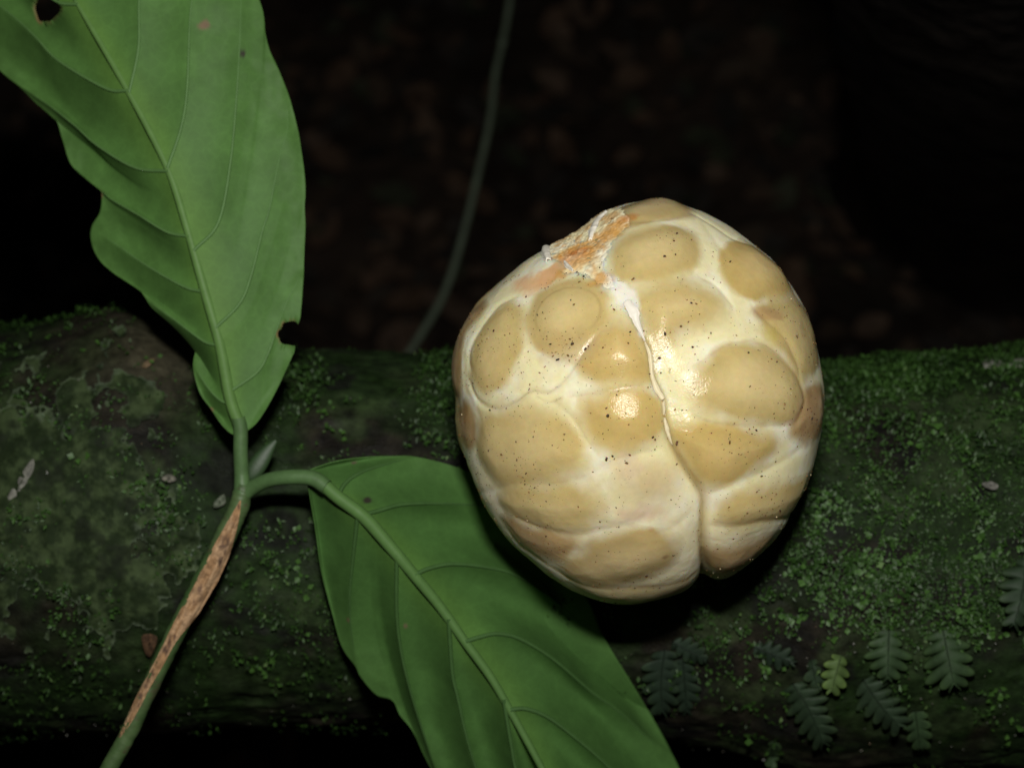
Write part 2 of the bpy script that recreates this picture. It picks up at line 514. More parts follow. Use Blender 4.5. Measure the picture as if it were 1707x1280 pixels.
# windows of amber flesh: outline on the crop, colour, softness of the rim, height of the dome
AMBER = (0.545, 0.425, 0.180); HONEY = (0.55, 0.405, 0.150); BROWN = (0.42, 0.29, 0.135); PALE = (0.62, 0.49, 0.27); OLIVE = (0.47, 0.36, 0.16)
LOBES = [
 ([(235,355),(195,375),(160,420),(132,480),(122,530),(130,570),(160,598),(185,590),(205,575),(225,540),(250,480),(262,420),(262,372)], AMBER, 9, 7),
 ([(296,360),(318,320),(368,296),(430,285),(482,300),(507,340),(505,385),(480,430),(440,458),(400,485),(345,490),(302,450),(288,405)], AMBER, 10, 6),
 ([(500,430),(545,400),(600,418),(632,470),(648,530),(640,565),(590,572),(530,580),(475,562),(440,530),(465,480)], HONEY, 16, 10),
 ([(465,640),(530,622),(620,615),(662,640),(680,685),(672,722),(640,745),(575,768),(525,758),(478,720),(455,680)], HONEY, 14, 9),
 ([(150,690),(220,668),(300,668),(370,692),(415,740),(438,790),(420,828),(370,852),(300,875),(230,878),(180,858),(145,800),(138,740)], AMBER, 18, 8),
 ([(205,925),(260,895),(350,893),(430,895),(478,930),(488,968),(450,998),(380,1008),(300,998),(240,972)], AMBER, 14, 7),
 ([(215,990),(260,1005),(330,1030),(400,1048),(418,1062),(390,1085),(330,1092),(270,1062)], BROWN, 12, 4),
 ([(440,1090),(500,1052),(590,1028),(680,1036),(718,1070),(708,1110),(640,1148),(560,1172),(470,1174),(402,1150),(405,1115)], OLIVE, 12, 7),
 ([(598,872),(650,842),(700,852),(706,886),(670,914),(612,908)], PALE, 26, 3),
 ([(542,192),(572,160),(630,132),(700,122),(760,140),(785,180),(780,220),(740,253),(660,277),(590,278),(552,250)], AMBER, 11, 7),
 ([(612,335),(680,302),(750,292),(806,312),(845,342),(840,378),(790,408),(740,432),(690,470),(648,470),(622,405)], AMBER, 18, 8),
 ([(785,592),(800,545),(860,494),(930,477),(1000,492),(1058,540),(1083,590),(1083,640),(1058,688),(1000,694),(920,688),(850,668),(798,640)], AMBER, 11, 9),
 ([(862,222),(882,182),(930,172),(990,210),(1040,260),(1060,308),(1000,326),(940,330),(892,300)], HONEY, 10, 8),
 ([(965,372),(1020,352),(1080,338),(1110,372),(1135,440),(1142,520),(1115,560),(1085,556),(1058,500),(1010,440)], AMBER, 12, 6),
 ([(712,728),(800,716),(900,722),(985,738),(1012,770),(980,810),(920,848),(860,872),(802,868),(765,822),(735,770)], HONEY, 13, 8),
 ([(868,952),(930,915),(1010,892),(1080,882),(1110,872),(1080,940),(1010,982),(930,998),(878,988)], AMBER, 13, 7),
 ([(1098,622),(1150,592),(1160,660),(1145,730),(1092,740),(1066,720)], BROWN, 12, 5),
 ([(530,84),(600,52),(680,38),(750,60),(760,82),(700,93),(620,108),(560,112)], OLIVE, 8, 6),
 ([(98,440),(150,368),(135,352),(80,440),(62,520),(62,600),(80,610),(84,520)], BROWN, 8, 4),
 ([(98,652),(114,662),(126,720),(112,772),(88,742),(78,680)], BROWN, 8, 4),
 ([(440,1184),(560,1196),(660,1192),(760,1166),(730,1205),(620,1240),(520,1225)], (0.50, 0.40, 0.20), 18, 3),
 ([(838,1092),(950,1062),(1005,1042),(950,1110),(880,1140),(842,1136)], BROWN, 16, 4),
]
LOBE_Q = [catmull(CQ(l[0]), 44, True) for l in LOBES]
# windows on the side that faces the log
for (bx_, by_, br_) in ((-560, 60, 120), (-480, -330, 120), (-120, -600, 130), (330, -520, 125), (600, -160, 120), (560, 280, 125), (200, 620, 120),
                        (-260, 560, 125), (-700, -280, 130), (300, -790, 120), (760, 90, 110), (-430, 760, 100), (430, 700, 100), (-820, 200, 110)):
    a = np.linspace(0, 2 * math.pi, 24, endpoint=False)
    LOBE_Q.append(np.stack([bx_ + br_ * (1 + 0.15 * np.sin(3 * a + bx_)) * np.cos(a), by_ + br_ * 0.75 * np.sin(a)], 1))
    LOBES.append((None, AMBER, 14, 7))
# creases: polyline, depth, width, darkness of the line
CREASES = [
 ([(108,560),(115,600),(140,640),(190,660),(250,636),(290,608),(330,612),(365,600),(420,540),(470,470),(530,408)], 5.0, 5, 0.25),
 ([(345,628),(420,690),(470,770),(500,805)], 2.5, 5, 0.10),
 ([(390,625),(480,614),(560,600),(645,584)], 2.5, 5, 0.10),
 ([(460,860),(520,822),(600,796),(690,778)], 2.5, 7, 0.06),
 ([(225,968),(300,1008),(380,1028),(450,1032),(540,1010),(600,1000),(650,962)], 3.5, 7, 0.12),
 ([(650,1030),(720,1010),(790,960)], 2.0, 8, 0.05),
 ([(420,1105),(480,1050),(560,1010)], 2.0, 7, 0.05),
 ([(730,560),(800,520),(860,478),(920,463),(980,468),(1045,520),(1092,590),(1102,640),(1078,700),(1050,708),(900,708),(800,690),(735,640)], 3.5, 6, 0.18),
 ([(790,264),(840,290),(880,340),(895,365)], 3.0, 4, 0.25),
 ([(815,925),(880,890),(960,862),(1040,820),(1110,770)], 3.0, 8, 0.08),
 ([(815,1010),(900,1008),(1000,992),(1080,960)], 4.0, 8, 0.15),
 ([(590,325),(680,290),(760,266),(830,252),(870,210),(850,170),(790,90)], 2.0, 7, 0.0),
 ([(940,345),(990,400),(1040,450),(1075,520),(1090,580)], 3.0, 6, 0.35),
 ([(120,560),(110,500),(150,410),(200,350),(262,320)], 3.0, 6, 0.05),
 ([(300,620),(345,640),(390,625)], 2.0, 4, 0.25),
 ([(760,72),(830,108),(900,158),(945,176)], 3.0, 6, 0.08),
 ([(565,110),(640,105),(720,92),(790,78)], 3.0, 6, 0.05),
 ([(130,905),(190,900),(250,880),(330,880),(420,870),(470,850)], 2.5, 8, 0.08),
 ([(200,975),(250,1060),(330,1120),(440,1180),(560,1196),(660,1192),(760,1166),(800,1130)], 1.6, 9, 0.10),
 ([(840,760),(940,800)], 0.5, 8, 0.0),
]
CREASE_Q = [catmull(CQ(c[0]), 30) for c in CREASES]
SEAM_Q = catmull(CQ([(480,290),(530,330),(575,372),(602,402),(625,450),(642,490),(655,560),(688,632),(695,690),(715,768),(760,848),(798,905),(815,950),(811,1030),(811,1100),(806,1165),(800,1230)]), 70)
SCAR_Q = catmull(CQ([(322,165),(350,105),(410,70),(465,45),(520,50),(575,85),(585,120),(545,150),(525,190),(505,235),(540,290),(530,305),(490,290),(450,262),(410,262),(380,250),(400,235),(350,215),(335,200)]), 60, True)

def body_fields(q):
    """height (photograph pixels), colour of the flesh, tint of the amber windows over it, and which window it is, at flattened positions q"""
    N = len(q)
    nA = fbm(q / 55.0, 3, 5); nB = fbm(q / 14.0, 3, 9); nC = fbm(q / 120.0, 2, 31); nD = fbm(q / 26.0, 3, 33)
    wr = 1 - np.abs(fbm(np.stack([q[:, 0] / 34 + 0.5 * nA, q[:, 1] / 15 + 0.6 * nD], 1), 3, 35))
    h = -1.5 + 3.0 * nC + 0.9 * nA + 0.18 * nB + 0.35 * nD + 0.4 * sstep(0.75, 1.0, wr) * sstep(-0.1, 0.4, nC + nA)
    cols = [mix(np.array([[0.83, 0.762, 0.455]]), [[0.875, 0.84, 0.64]], sstep(-0.3, 0.6, fbm(q / 40.0, 4, 77))[:, None])]
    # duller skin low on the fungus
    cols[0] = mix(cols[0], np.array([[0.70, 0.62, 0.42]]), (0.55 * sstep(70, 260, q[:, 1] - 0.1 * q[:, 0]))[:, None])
    cols.append(cols[0].copy())
    def paint(c, amt, which=(0, 1)):
        for k in which: cols[k] = mix(cols[k], np.asarray(c), amt[:, None])
    lobe_id = np.full(N, -1); lobe_m = np.zeros(N)
    for i, (L, c, soft, dome) in enumerate(LOBES):
        d = sdf(q, LOBE_Q[i], 80)
        dn = d + 9 + 7.0 * nA + 3.0 * nB + 4.0 * nD
        sf = soft * (1.35 + 0.9 * noise(q / 45.0, 300 + i))
        m = sstep(-sf, sf, dn)
        core = sstep(5, 50, d)
        cc = np.array(c)[None] * (1 + 0.10 * nA[:, None] + 0.05 * nB[:, None])
        cc = mix(cc, np.array(c)[None] * 1.12 + 0.065, (0.9 * core * (0.7 + 0.6 * nC))[:, None])
        cols[1] = mix(cols[1], cc, m[:, None])
        h += dome * sstep(-30, 45, d)
        upd = m > lobe_m
        lobe_m[upd] = m[upd]; lobe_id[upd & (m > 0.04)] = i
    for (pts, dep, wid, dark), poly in zip(CREASES, CREASE_Q):
        d, t = line_dist(q, poly, 40)
        fade = sstep(0, 0.12, t) * sstep(0, 0.12, 1 - t)
        wob = 1 + 0.4 * nA
        h -= 0.5 * dep * np.exp(-(d / (wid * wob)) ** 2) * fade
        h += 0.12 * dep * np.exp(-((d - wid * 2.6) / (wid * 1.6)) ** 2) * fade
        ln = np.exp(-(d / 1.9) ** 2) * fade * (0.6 + 0.6 * nA)
        paint([[0.42, 0.30, 0.12]], np.clip(dark * 2.2 * ln, 0, 0.85))
    d, t = line_dist(q, SEAM_Q, 90)
    deep = 2 + 10 * sstep(0.45, 0.75, t)
    h -= deep * np.exp(-(d / (4 + 4 * sstep(0.5, 0.8, t))) ** 2) + 8 * np.exp(-(d / 26.0) ** 2) * sstep(0.1, 0.35, t)
    paint([[0.48, 0.33, 0.11]], 0.8 * np.exp(-(d / 5.5) ** 2) * sstep(0.15, 0.3, t))
    # the collar of white tissue that runs from the scar into the seam
    dw, tw = line_dist(q, WHITE_Q, 60)
    wv = sstep(0, -9, dw - (4 + 15 * np.exp(-((tw - 0.60) / 0.22) ** 2)) + 5 * nB)
    paint([[0.86, 0.83, 0.72]], 0.85 * wv)
    h += 2.0 * wv
    # orange and pinkish stains about the scar
    for (cx_, cy_, rx_, ry_, cc, amt) in STAINS:
        e = np.hypot((q[:, 0] - cx_) / rx_, (q[:, 1] - cy_) / ry_)
        paint([cc], amt * sstep(1.15, 0.35, e + 0.5 * nA + 0.35 * nB))
    # a tan ring scar on the upper left window
    e = np.hypot((q[:, 0] - RING[0]) / RING[2], (q[:, 1] - RING[1]) / RING[3])
    paint([[0.33, 0.21, 0.07]], 0.34 * np.exp(-((e - 1) / 0.045) ** 2) * sstep(-0.5, 0.3, nA))
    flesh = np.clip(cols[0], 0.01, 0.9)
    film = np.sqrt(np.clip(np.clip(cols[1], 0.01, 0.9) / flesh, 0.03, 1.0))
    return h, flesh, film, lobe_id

WHITE_Q = catmull(CQ([(470,120),(505,180),(510,250),(560,310),(590,350),(602,395),(618,440)]), 30)
def _st(x, y, rx, ry, c, a):
    p = CQ([(x, y)])[0]
    return (p[0], p[1], rx, ry, c, a)
ORANGE = (0.62, 0.31, 0.055); RUST = (0.50, 0.19, 0.05); PINK = (0.76, 0.47, 0.25)
STAINS = [_st(430, 195, 62, 38, ORANGE, 0.9), _st(425, 200, 34, 20, RUST, 0.95), _st(535, 130, 46, 32, ORANGE, 0.9), _st(345, 262, 46, 30, ORANGE, 0.95), _st(300, 275, 60, 36, PINK, 0.85),
          _st(500, 275, 32, 22, ORANGE, 0.85), _st(580, 100, 22, 12, RUST, 0.6), _st(400, 225, 40, 20, PINK, 0.7), _st(1000, 380, 34, 14, (0.45, 0.27, 0.12), 0.6),
          _st(1010, 445, 30, 22, (0.62, 0.50, 0.13), 0.55), _st(570, 830, 40, 26, (0.74, 0.58, 0.40), 0.5), _st(590, 975, 50, 18, (0.66, 0.47, 0.33), 0.5),
          _st(650, 1020, 9, 6, (0.52, 0.34, 0.13), 0.9), _st(400, 480, 60, 30, (0.55, 0.40, 0.17), 0.5), _st(1120, 690, 40, 60, (0.36, 0.22, 0.10), 0.5),
          _st(100, 670, 20, 40, (0.42, 0.24, 0.09), 0.7), _st(250, 900, 60, 20, (0.55, 0.42, 0.17), 0.5), _st(690, 1095, 7, 6, (0.3, 0.17, 0.08), 0.8)]
_rp = CQ([(400, 375)])[0]; RING = (_rp[0], _rp[1], 58.0, 50.0)

def body_base(q):
    """view-space base point and outward normal for flattened positions"""
    beta = np.clip(np.hypot(q[:, 0], q[:, 1]) / RHO, 0, math.pi)
    al = np.arctan2(q[:, 1], q[:, 0])
    r = rho_eff(beta, al) * S * np.sin(beta)
    x = FCX + r * np.cos(al); y = FCY - r * np.sin(al)
    w = np.where(beta < math.pi / 2, DEPTH_F, DEPTH_B) * np.cos(beta)
    n = np.stack([np.sin(beta) * np.cos(al), -np.sin(beta) * np.sin(al), np.cos(beta)], 1)
    return np.stack([x, y, w], 1), n

def body_world(q, lift=0.0, h=None):
    p, n = body_base(q)
    if h is None: h = body_fields(q)[0]
    p = p + n * ((h * S + lift)[:, None] if np.ndim(h * S + lift) else h * S + lift)
    return view_to_world(p[:, 0], p[:, 1], p[:, 2]), n[:, 0:1] * AX_R + n[:, 1:2] * AX_U + n[:, 2:3] * AX_W

bm = bmesh.new()
bmesh.ops.create_icosphere(bm, subdivisions=8, radius=1.0)
bm.verts.ensure_lookup_table()
ico_v = np.array([v.co[:] for v in bm.verts]); ico_f = np.array([[v.index for v in f.verts] for f in bm.faces], np.int32)
bm.free()
ico_v /= np.linalg.norm(ico_v, axis=1)[:, None]
_b = np.arccos(np.clip(ico_v[:, 2], -1, 1)); _a = np.arctan2(-ico_v[:, 1], ico_v[:, 0])
bq = np.stack([_b * RHO * np.cos(_a), _b * RHO * np.sin(_a)], 1)
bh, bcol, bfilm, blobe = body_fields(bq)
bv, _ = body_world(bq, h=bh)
# smooth vertex normals of the whole skin, kept when the windows are cut out as parts
fn = np.cross(bv[ico_f[:, 1]] - bv[ico_f[:, 0]], bv[ico_f[:, 2]] - bv[ico_f[:, 0]])
vn = np.zeros_like(bv)
for k in range(3): np.add.at(vn, ico_f[:, k], fn)
vn /= np.linalg.norm(vn, axis=1)[:, None]

fung_c = view_to_world(FCX, FCY, 0.0)
fung_root = fung_c - np.array((0, 0, 0.030))
fungus = thing('fungus_egg', 'round cream lobed fungus egg with amber windows, flecked with dirt, sitting on the log', 'fungus', fung_root)
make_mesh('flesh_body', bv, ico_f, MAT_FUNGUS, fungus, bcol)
# the amber windows: thin tinted skins stretched over the pale flesh, one part each
f_id = blobe[ico_f]
face_lobe = np.where((f_id >= 0).all(1), f_id.max(1), -1)
for i in range(len(LOBES)):
    s_ = face_lobe == i
    if s_.sum() < 20: continue
    u, inv = np.unique(ico_f[s_], return_inverse=True)
    make_mesh('window_skin', bv[u] + vn[u] * 0.00003, inv.reshape(-1, 3), MAT_FILM, fungus, bfilm[u], normals=vn[u])

# torn crumbly scar where it grew from its cord
def patch_grid(poly, step):
    lo = poly.min(0); hi = poly.max(0)
    xs = np.arange(lo[0], hi[0], step); ys = np.arange(lo[1], hi[1], step)
    X, Y = np.meshgrid(xs, ys, indexing='ij')
    return X, Y
X, Y = patch_grid(SCAR_Q, 1.4)
sq = np.stack([X.ravel(), Y.ravel()], 1)
sd_ = sdf(sq, SCAR_Q, 60) + 7 * fbm(sq / 9.0, 3, 91)
F = grid_faces(*X.shape)
F = F[(sd_[F] > 0).all(1)]
hh, cc_, _, _ = body_fields(sq)
gr = np.abs(fbm(sq / 10.0, 3, 95, 0.5))
lump = fbm(sq / 22.0, 2, 96)
hs = hh + 0.25 + sstep(0, 20, sd_) * (1.0 + 2.0 * gr + 2.0 * lump + 1.0 * fbm(sq / 4.0, 2, 99))
scol = mix(cc_, [[0.58, 0.32, 0.10]], (0.75 * sstep(-0.35, 0.3, fbm(sq / 18.0, 3, 97)))[:, None])
scol = mix(scol, [[0.76, 0.60, 0.34]], (0.35 * sstep(0.0, 0.4, fbm(sq / 7.0, 3, 98)))[:, None])
scol = mix(scol, cc_, sstep(18, 2, sd_)[:, None])
u, inv = np.unique(F, return_inverse=True)
make_mesh('attachment_scar', body_world(sq[u], h=hs[u])[0], inv.reshape(-1, 4)[:, ::-1], MAT_CRUMB, fungus, scol[u])

# loose white flaps and the shreds of skin along the seam
def ribbon(pts, widths, lift, wav=1.0, seed=0):
    qq = catmull(CQ(pts), 60); wd = np.interp(np.linspace(0, 1, 60), np.linspace(0, 1, len(widths)), widths)
    t = np.gradient(qq, axis=0); t /= np.linalg.norm(t, axis=1)[:, None]
    nrm = np.stack([-t[:, 1], t[:, 0]], 1)
    cols_ = np.linspace(-1, 1, 9)
    jit = 1 + 0.15 * noise(np.stack([np.linspace(0, 14, 60), np.full(60, seed)], 1), 3)
    Q = qq[:, None] + nrm[:, None] * (wd * jit)[:, None, None] * cols_[None, :, None]
    H = body_fields(qq)[0][:, None] + lift * (1 - 0.8 * cols_[None] ** 2) + 0.4 * wav * noise(Q.reshape(-1, 2) / 7, seed).reshape(60, 9)
    Q = Q.reshape(-1, 2)
    top = body_world(Q, h=H.ravel())[0]; bot = body_world(Q, h=H.ravel() - 3.0)[0]
    V = np.concatenate([top, bot]); n = len(top)
    F = grid_faces(60, 9)
    E = []
    for r_ in range(59):
        for cidx in (0, 8):
            a, b = r_ * 9 + cidx, (r_ + 1) * 9 + cidx
            E.append((a, b, b + n, a + n) if cidx else (b, a, a + n, b + n))
    for cidx in range(8):
        E.append((cidx + 1, cidx, cidx + n, cidx + 1 + n)); a = 59 * 9 + cidx; E.append((a, a + 1, a + 1 + n, a + n))
    return V, np.concatenate([F, F[:, ::-1] + n, np.array(E)])
WHITE = np.array([[0.84, 0.80, 0.68]]); IVORY = np.array([[0.80, 0.71, 0.46]])
for pts, wd, lift, c in [
    ([(575,345),(596,372),(606,400),(620,432),(632,458)], [6, 9, 5, 2.5, 1.2], 3, WHITE),
    ([(632,462),(645,490),(650,520),(654,560),(668,600),(688,632)], [1.2, 3.2, 3, 3, 5, 3.5], 4, IVORY * 1.06),
    ([(688,640),(691,662),(690,680)], [1.5, 2.2, 1], 4, IVORY),
    ([(692,688),(697,715),(706,745),(717,772)], [1.5, 4, 3, 0.8], 4, IVORY * 1.06),
    ([(515,78),(492,98),(476,128),(468,158)], [7, 12, 12, 4], 6, WHITE * 1.04),
    ([(338,170),(338,195),(346,222)], [8, 12, 6], 7, WHITE * 1.04),
    ([(395,228),(405,240),(420,252)], [4, 5, 2], 7, WHITE * 0.95),
]:
    V, F = ribbon(pts, wd, lift, 1.0, len(pts))
    make_mesh('membrane_shred', V, F, MAT_SHRED, fungus, np.tile(c, (len(V), 1)))

# soil: large crumbs one by one, the fine dusting as stuff
_im = bmesh.new(); bmesh.ops.create_icosphere(_im, subdivisions=1, radius=1.0)
_im.verts.ensure_lookup_table()
IV = np.array([v.co[:] for v in _im.verts]); IF = np.array([[v.index for v in f.verts] for f in _im.faces])
_im.free()
def pebble(center, n, size, flat, rng):
    t1 = np.cross(n, (0.3, 0.5, 0.8)); t1 /= np.linalg.norm(t1); t2 = np.cross(n, t1)
    a = rng.uniform(0, 6.28); e = rng.uniform(0.6, 1.5)
    u_ = (t1 * math.cos(a) + t2 * math.sin(a)) * e; v_ = (-t1 * math.sin(a) + t2 * math.cos(a)) / e
    k = IV * rng.uniform(0.65, 1.25, (len(IV), 1))
    return center + size * (k[:, :1] * u_ + k[:, 1:2] * v_ + k[:, 2:] * flat * n)
crumbs = [(688,218,3.0),(724,148,2.6),(715,172,2.2),(882,228,2.8),(765,355,2.6),(780,357,2.2),(690,441,3.0),(675,508,3.4),(588,435,2.4),(540,367,2.4),(523,680,3.6),
          (517,810,3.4),(535,801,2.4),(577,822,3.0),(655,745,2.8),(662,752,2.2),(450,268,2.4),(418,470,3.0),(455,484,3.0),(373,515,2.8),(930,498,2.4),(728,765,4.0),
          (772,478,2.4),(518,658,2.2),(172,664,2.6),(190,433,2.4),(1118,688,2.6),(340,1035,2.2)]
for (x, y, sz) in crumbs:
    qq = CQ([(x, y)])
    p, n = body_world(qq, lift=0.00012)
    c = [0.055, 0.035, 0.02] if RNG.random() < 0.7 else [0.16, 0.085, 0.04]
    make_mesh('soil_crumb', pebble(p[0], n[0], sz * S * 0.85, 0.6, RNG), IF, MAT_SOIL, fungus, np.tile([c], (len(IV), 1)), smooth=False)
cand = np.concatenate([RNG.uniform(-470, 470, (5200, 2)), np.concatenate([CQ([p])[0] + RNG.normal(0, s, (n_, 2)) for p, s, n_ in
        [((400, 475), 16, 60), ((300, 870), 30, 70), ((700, 170), 18, 25), ((540, 650), 60, 60), ((1080, 470), 40, 70), ((430, 520), 50, 60), ((800, 770), 55, 60),
         ((470, 270), 22, 40), ((1110, 690), 30, 40), ((160, 500), 50, 40)]])])
keep = np.hypot(cand[:, 0], cand[:, 1]) < 500
keep[:5200] &= (fbm(cand[:5200] / 60, 2, 88) > -0.08)
cand = cand[keep]
P, Nn = body_world(cand, lift=0.00007)
parts = []
for i in range(len(cand)):
    sz = S * min(2.4, 0.48 * math.exp(RNG.normal(0.2, 0.5)))
    c = random.choice(([0.07, 0.04, 0.018], [0.14, 0.08, 0.03], [0.24, 0.14, 0.055], [0.05, 0.03, 0.015], [0.17, 0.11, 0.035], [0.20, 0.11, 0.04]))
    if RNG.random() < 0.05: c = [0.7, 0.6, 0.35]
    parts.append((pebble(P[i], Nn[i], sz, 0.6, RNG), IF, np.tile([c], (len(IV), 1))))
V, F, C = merge(parts)
tag(make_mesh('soil_dust', V, F, MAT_SOIL, fungus, C, smooth=False), kind='stuff')

# ------------------------------------------------------------------ the leafy shoot
joint_px = (405, 812)
plant_root = PX(120, 1420, -0.012)
plant = thing('leafy_shoot', 'green forked shoot with two large leaves showing raised veins, scarred brown stem', 'plant', plant_root)

def poly_param(poly, p, lo=0.0):
    d = np.hypot(poly[:, 0] - p[0], poly[:, 1] - p[1])
    a = arclen(poly); a /= a[-1]
    d = d + np.where(a < lo, 1e6, 0)
    return float(a[np.argmin(d)])

def build_side(mid, midw, edge, veins, slope, curl, quilt, nu_per, nt, seed, edge_wave):
    """one half of a leaf blade, rows following its side veins. Returns the grid in pixels+depth and vein lines"""
    mid = catmull(mid, 400); edge = catmull(edge, 600)
    ma = arclen(mid); ma /= ma[-1]; ea = arclen(edge); ea /= ea[-1]
    A, B, DEV = [0.0], [0.0], [np.zeros((nt, 2))]
    t = np.linspace(0, 1, nt)
    for v in veins:
        v = np.asarray(v, float)
        a = poly_param(mid, v[0], A[-1] + 0.005); b = poly_param(edge, v[-1], B[-1] + 0.005)
        m0 = np.array([np.interp(a, ma, mid[:, k]) for k in (0, 1)]); e0 = np.array([np.interp(b, ea, edge[:, k]) for k in (0, 1)])
        c = catmull(np.concatenate([[m0], v[1:-1], [e0]]), 80)
        c = resample(c, nt)
        DEV.append(c - (m0 + (e0 - m0) * t[:, None])); A.append(a); B.append(b)
    A.append(1.0); B.append(1.0); DEV.append(np.zeros((nt, 2)))
    K = len(A) - 1
    nu = K * nu_per + 1
    s = np.linspace(0, K, nu)
    k = np.minimum(s.astype(int), K - 1); f = s - k
    A = np.array(A); B = np.array(B); DEV = np.array(DEV)
    a = A[k] + (A[k + 1] - A[k]) * f; b = B[k] + (B[k + 1] - B[k]) * f
    M = np.stack([np.interp(a, ma, mid[:, i]) for i in (0, 1)], 1); E = np.stack([np.interp(b, ea, edge[:, i]) for i in (0, 1)], 1)
    G = M[:, None] + (E - M)[:, None] * t[None, :, None] + DEV[k] * (1 - f)[:, None, None] + DEV[k + 1] * f[:, None, None]
    dist = np.linalg.norm(G - M[:, None], axis=2) * S
    wm = np.interp(a, np.linspace(0, 1, len(midw)), midw)
    trough = np.sin(math.pi * f) ** 0.9
    span = (np.linalg.norm(np.diff(M[::nu_per], axis=0), axis=1))[k] * S
    W = wm[:, None] + (np.interp(a, np.linspace(0, 1, len(slope)), slope))[:, None] * dist + curl * dist ** 2
    W = W - quilt * (trough * span)[:, None] * (np.sin(math.pi * np.clip(t * 0.93 + 0.05, 0, 1)) ** 0.7)[None]
    ew = fbm(np.stack([G[..., 0].ravel() / 70, G[..., 1].ravel() / 70], 1), 3, seed).reshape(dist.shape)
    W = W + edge_wave * ew * (t ** 2)[None]
    on_log = log_w(np.clip(G[..., 0], -300, 2000), np.clip(G[..., 1], 700, 1190)) + 0.0019
    over = (G[..., 1] > 700) & (G[..., 1] < 1250)
    W = np.where(over, np.maximum(W, on_log), W)
    lines = [(G[i * nu_per], W[i * nu_per]) for i in range(1, K)]
    return G, W, lines, (s, t)

GREEN = np.array([[0.070, 0.160, 0.036]])
def build_leaf(name, label, mid, midw, midr, sides, holes, spots, rim_w, tint, vein_c):
    parts = []
    leaf_obj = None
    Vs, Fs, Cs, off = [], [], [], 0
    all_lines = []
    for (edge, veins, slope, curl, quilt, flip, seed, ewave) in sides:
        G, W, lines, (s, t) = build_side(mid, midw, edge, veins, slope, curl, quilt, 46, 74, seed, ewave)
        nu, nt = W.shape
        g = G.reshape(-1, 2); w = W.ravel()
        F = grid_faces(nu, nt)
        if flip: F = F[:, ::-1]
        n1 = fbm(g / 60, 3, seed + 3); n2 = fbm(g / 9, 3, seed + 5)
        c = GREEN * np.array(tint) * (1 + 0.22 * n1[:, None] + 0.06 * n2[:, None])
        tt = np.tile(t, nu)
        c = mix(c, np.array([[0.085, 0.180, 0.046]]), (0.25 * sstep(0.55, 1.0, tt))[:, None])
        c = mix(c, np.array([[0.11, 0.225, 0.040]]) * np.array(tint), (0.6 * np.exp(-(tt / 0.10) ** 2))[:, None])
        for (hx, hy, ha, hb, rot) in holes:
            dx, dy = g[:, 0] - hx, g[:, 1] - hy
            u_ = (dx * math.cos(rot) + dy * math.sin(rot)); v_ = (-dx * math.sin(rot) + dy * math.cos(rot))
            ang = np.arctan2(v_ / hb, u_ / ha)
            e = np.hypot(u_ / ha, v_ / hb) / (1 + 0.07 * np.sin(3 * ang + 1) + 0.04 * np.sin(7 * ang))
            c = mix(c, np.array([[0.20, 0.12, 0.055]]), (0.85 * sstep(1.22, 1.05, e))[:, None])
            ins = e < 1.0
            keepf = ~(ins[F].any(1))
            # pull the rim of the bite onto its outline
            near = (e >= 1.0) & (e < 1.7)
            edgev = np.zeros(len(g), bool); edgev[np.unique(F[~keepf])] = True
            mv = edgev & near
            k_ = (1.0 / np.maximum(e, 1e-6))
            g[mv, 0] = hx + dx[mv] * k_[mv]; g[mv, 1] = hy + dy[mv] * k_[mv]
            F = F[keepf]
        for (sx, sy, sa, sb, sc_) in spots:
            e = np.hypot((g[:, 0] - sx) / sa, (g[:, 1] - sy) / sb) + 0.35 * n2
            c = mix(c, np.array([sc_]), (0.9 * sstep(1.2, 0.6, e))[:, None])
        Vs.append(PX(g[:, 0], g[:, 1], w)); Fs.append(F + off); Cs.append(c); off += len(g)
        for G_, W_ in lines: all_lines.append((G_, W_))
    V = np.concatenate(Vs); F = np.concatenate(Fs); C = np.concatenate(Cs)
    u, inv = np.unique(F, return_inverse=True)
    leaf = make_mesh(name, V[u], inv.reshape(-1, 4), MAT_LEAF, plant, C[u])
    if label: leaf['label'] = label
    sol = leaf.modifiers.new('thickness', 'SOLIDIFY'); sol.thickness = 0.00022; sol.offset = -1 if True else 0
    m = catmull(mid, 160)
    ma = arclen(m); ma /= ma[-1]
    w = np.interp(ma, np.linspace(0, 1, len(midw)), midw)
    r = np.interp(ma, np.linspace(0, 1, len(midr)), midr) * S
    V, F = tube(PX(m[:, 0], m[:, 1], w - 0.6 * sstep(0.0, 0.16, ma) * r), r * (1 + 0.2 * sstep(0.0, 0.16, ma)), 18, 0.95)
    cc = np.tile(np.array([[0.102, 0.205, 0.052]]) * np.array(tint), (len(V), 1))
    make_mesh('midrib', V, F, MAT_RIB, leaf, cc)
    for G_, W_ in all_lines:
        n = int(len(G_) * 0.93)
        p = PX(G_[:n, 0], G_[:n, 1], W_[:n] + 0.00014)
        rr = np.linspace(rim_w, rim_w * 0.28, n) * S
        V, F = tube(p, rr, 8)
        make_mesh('side_vein', V, F, MAT_RIB, leaf, np.tile(np.array([vein_c]) * np.array(tint), (len(V), 1)))
    return leaf

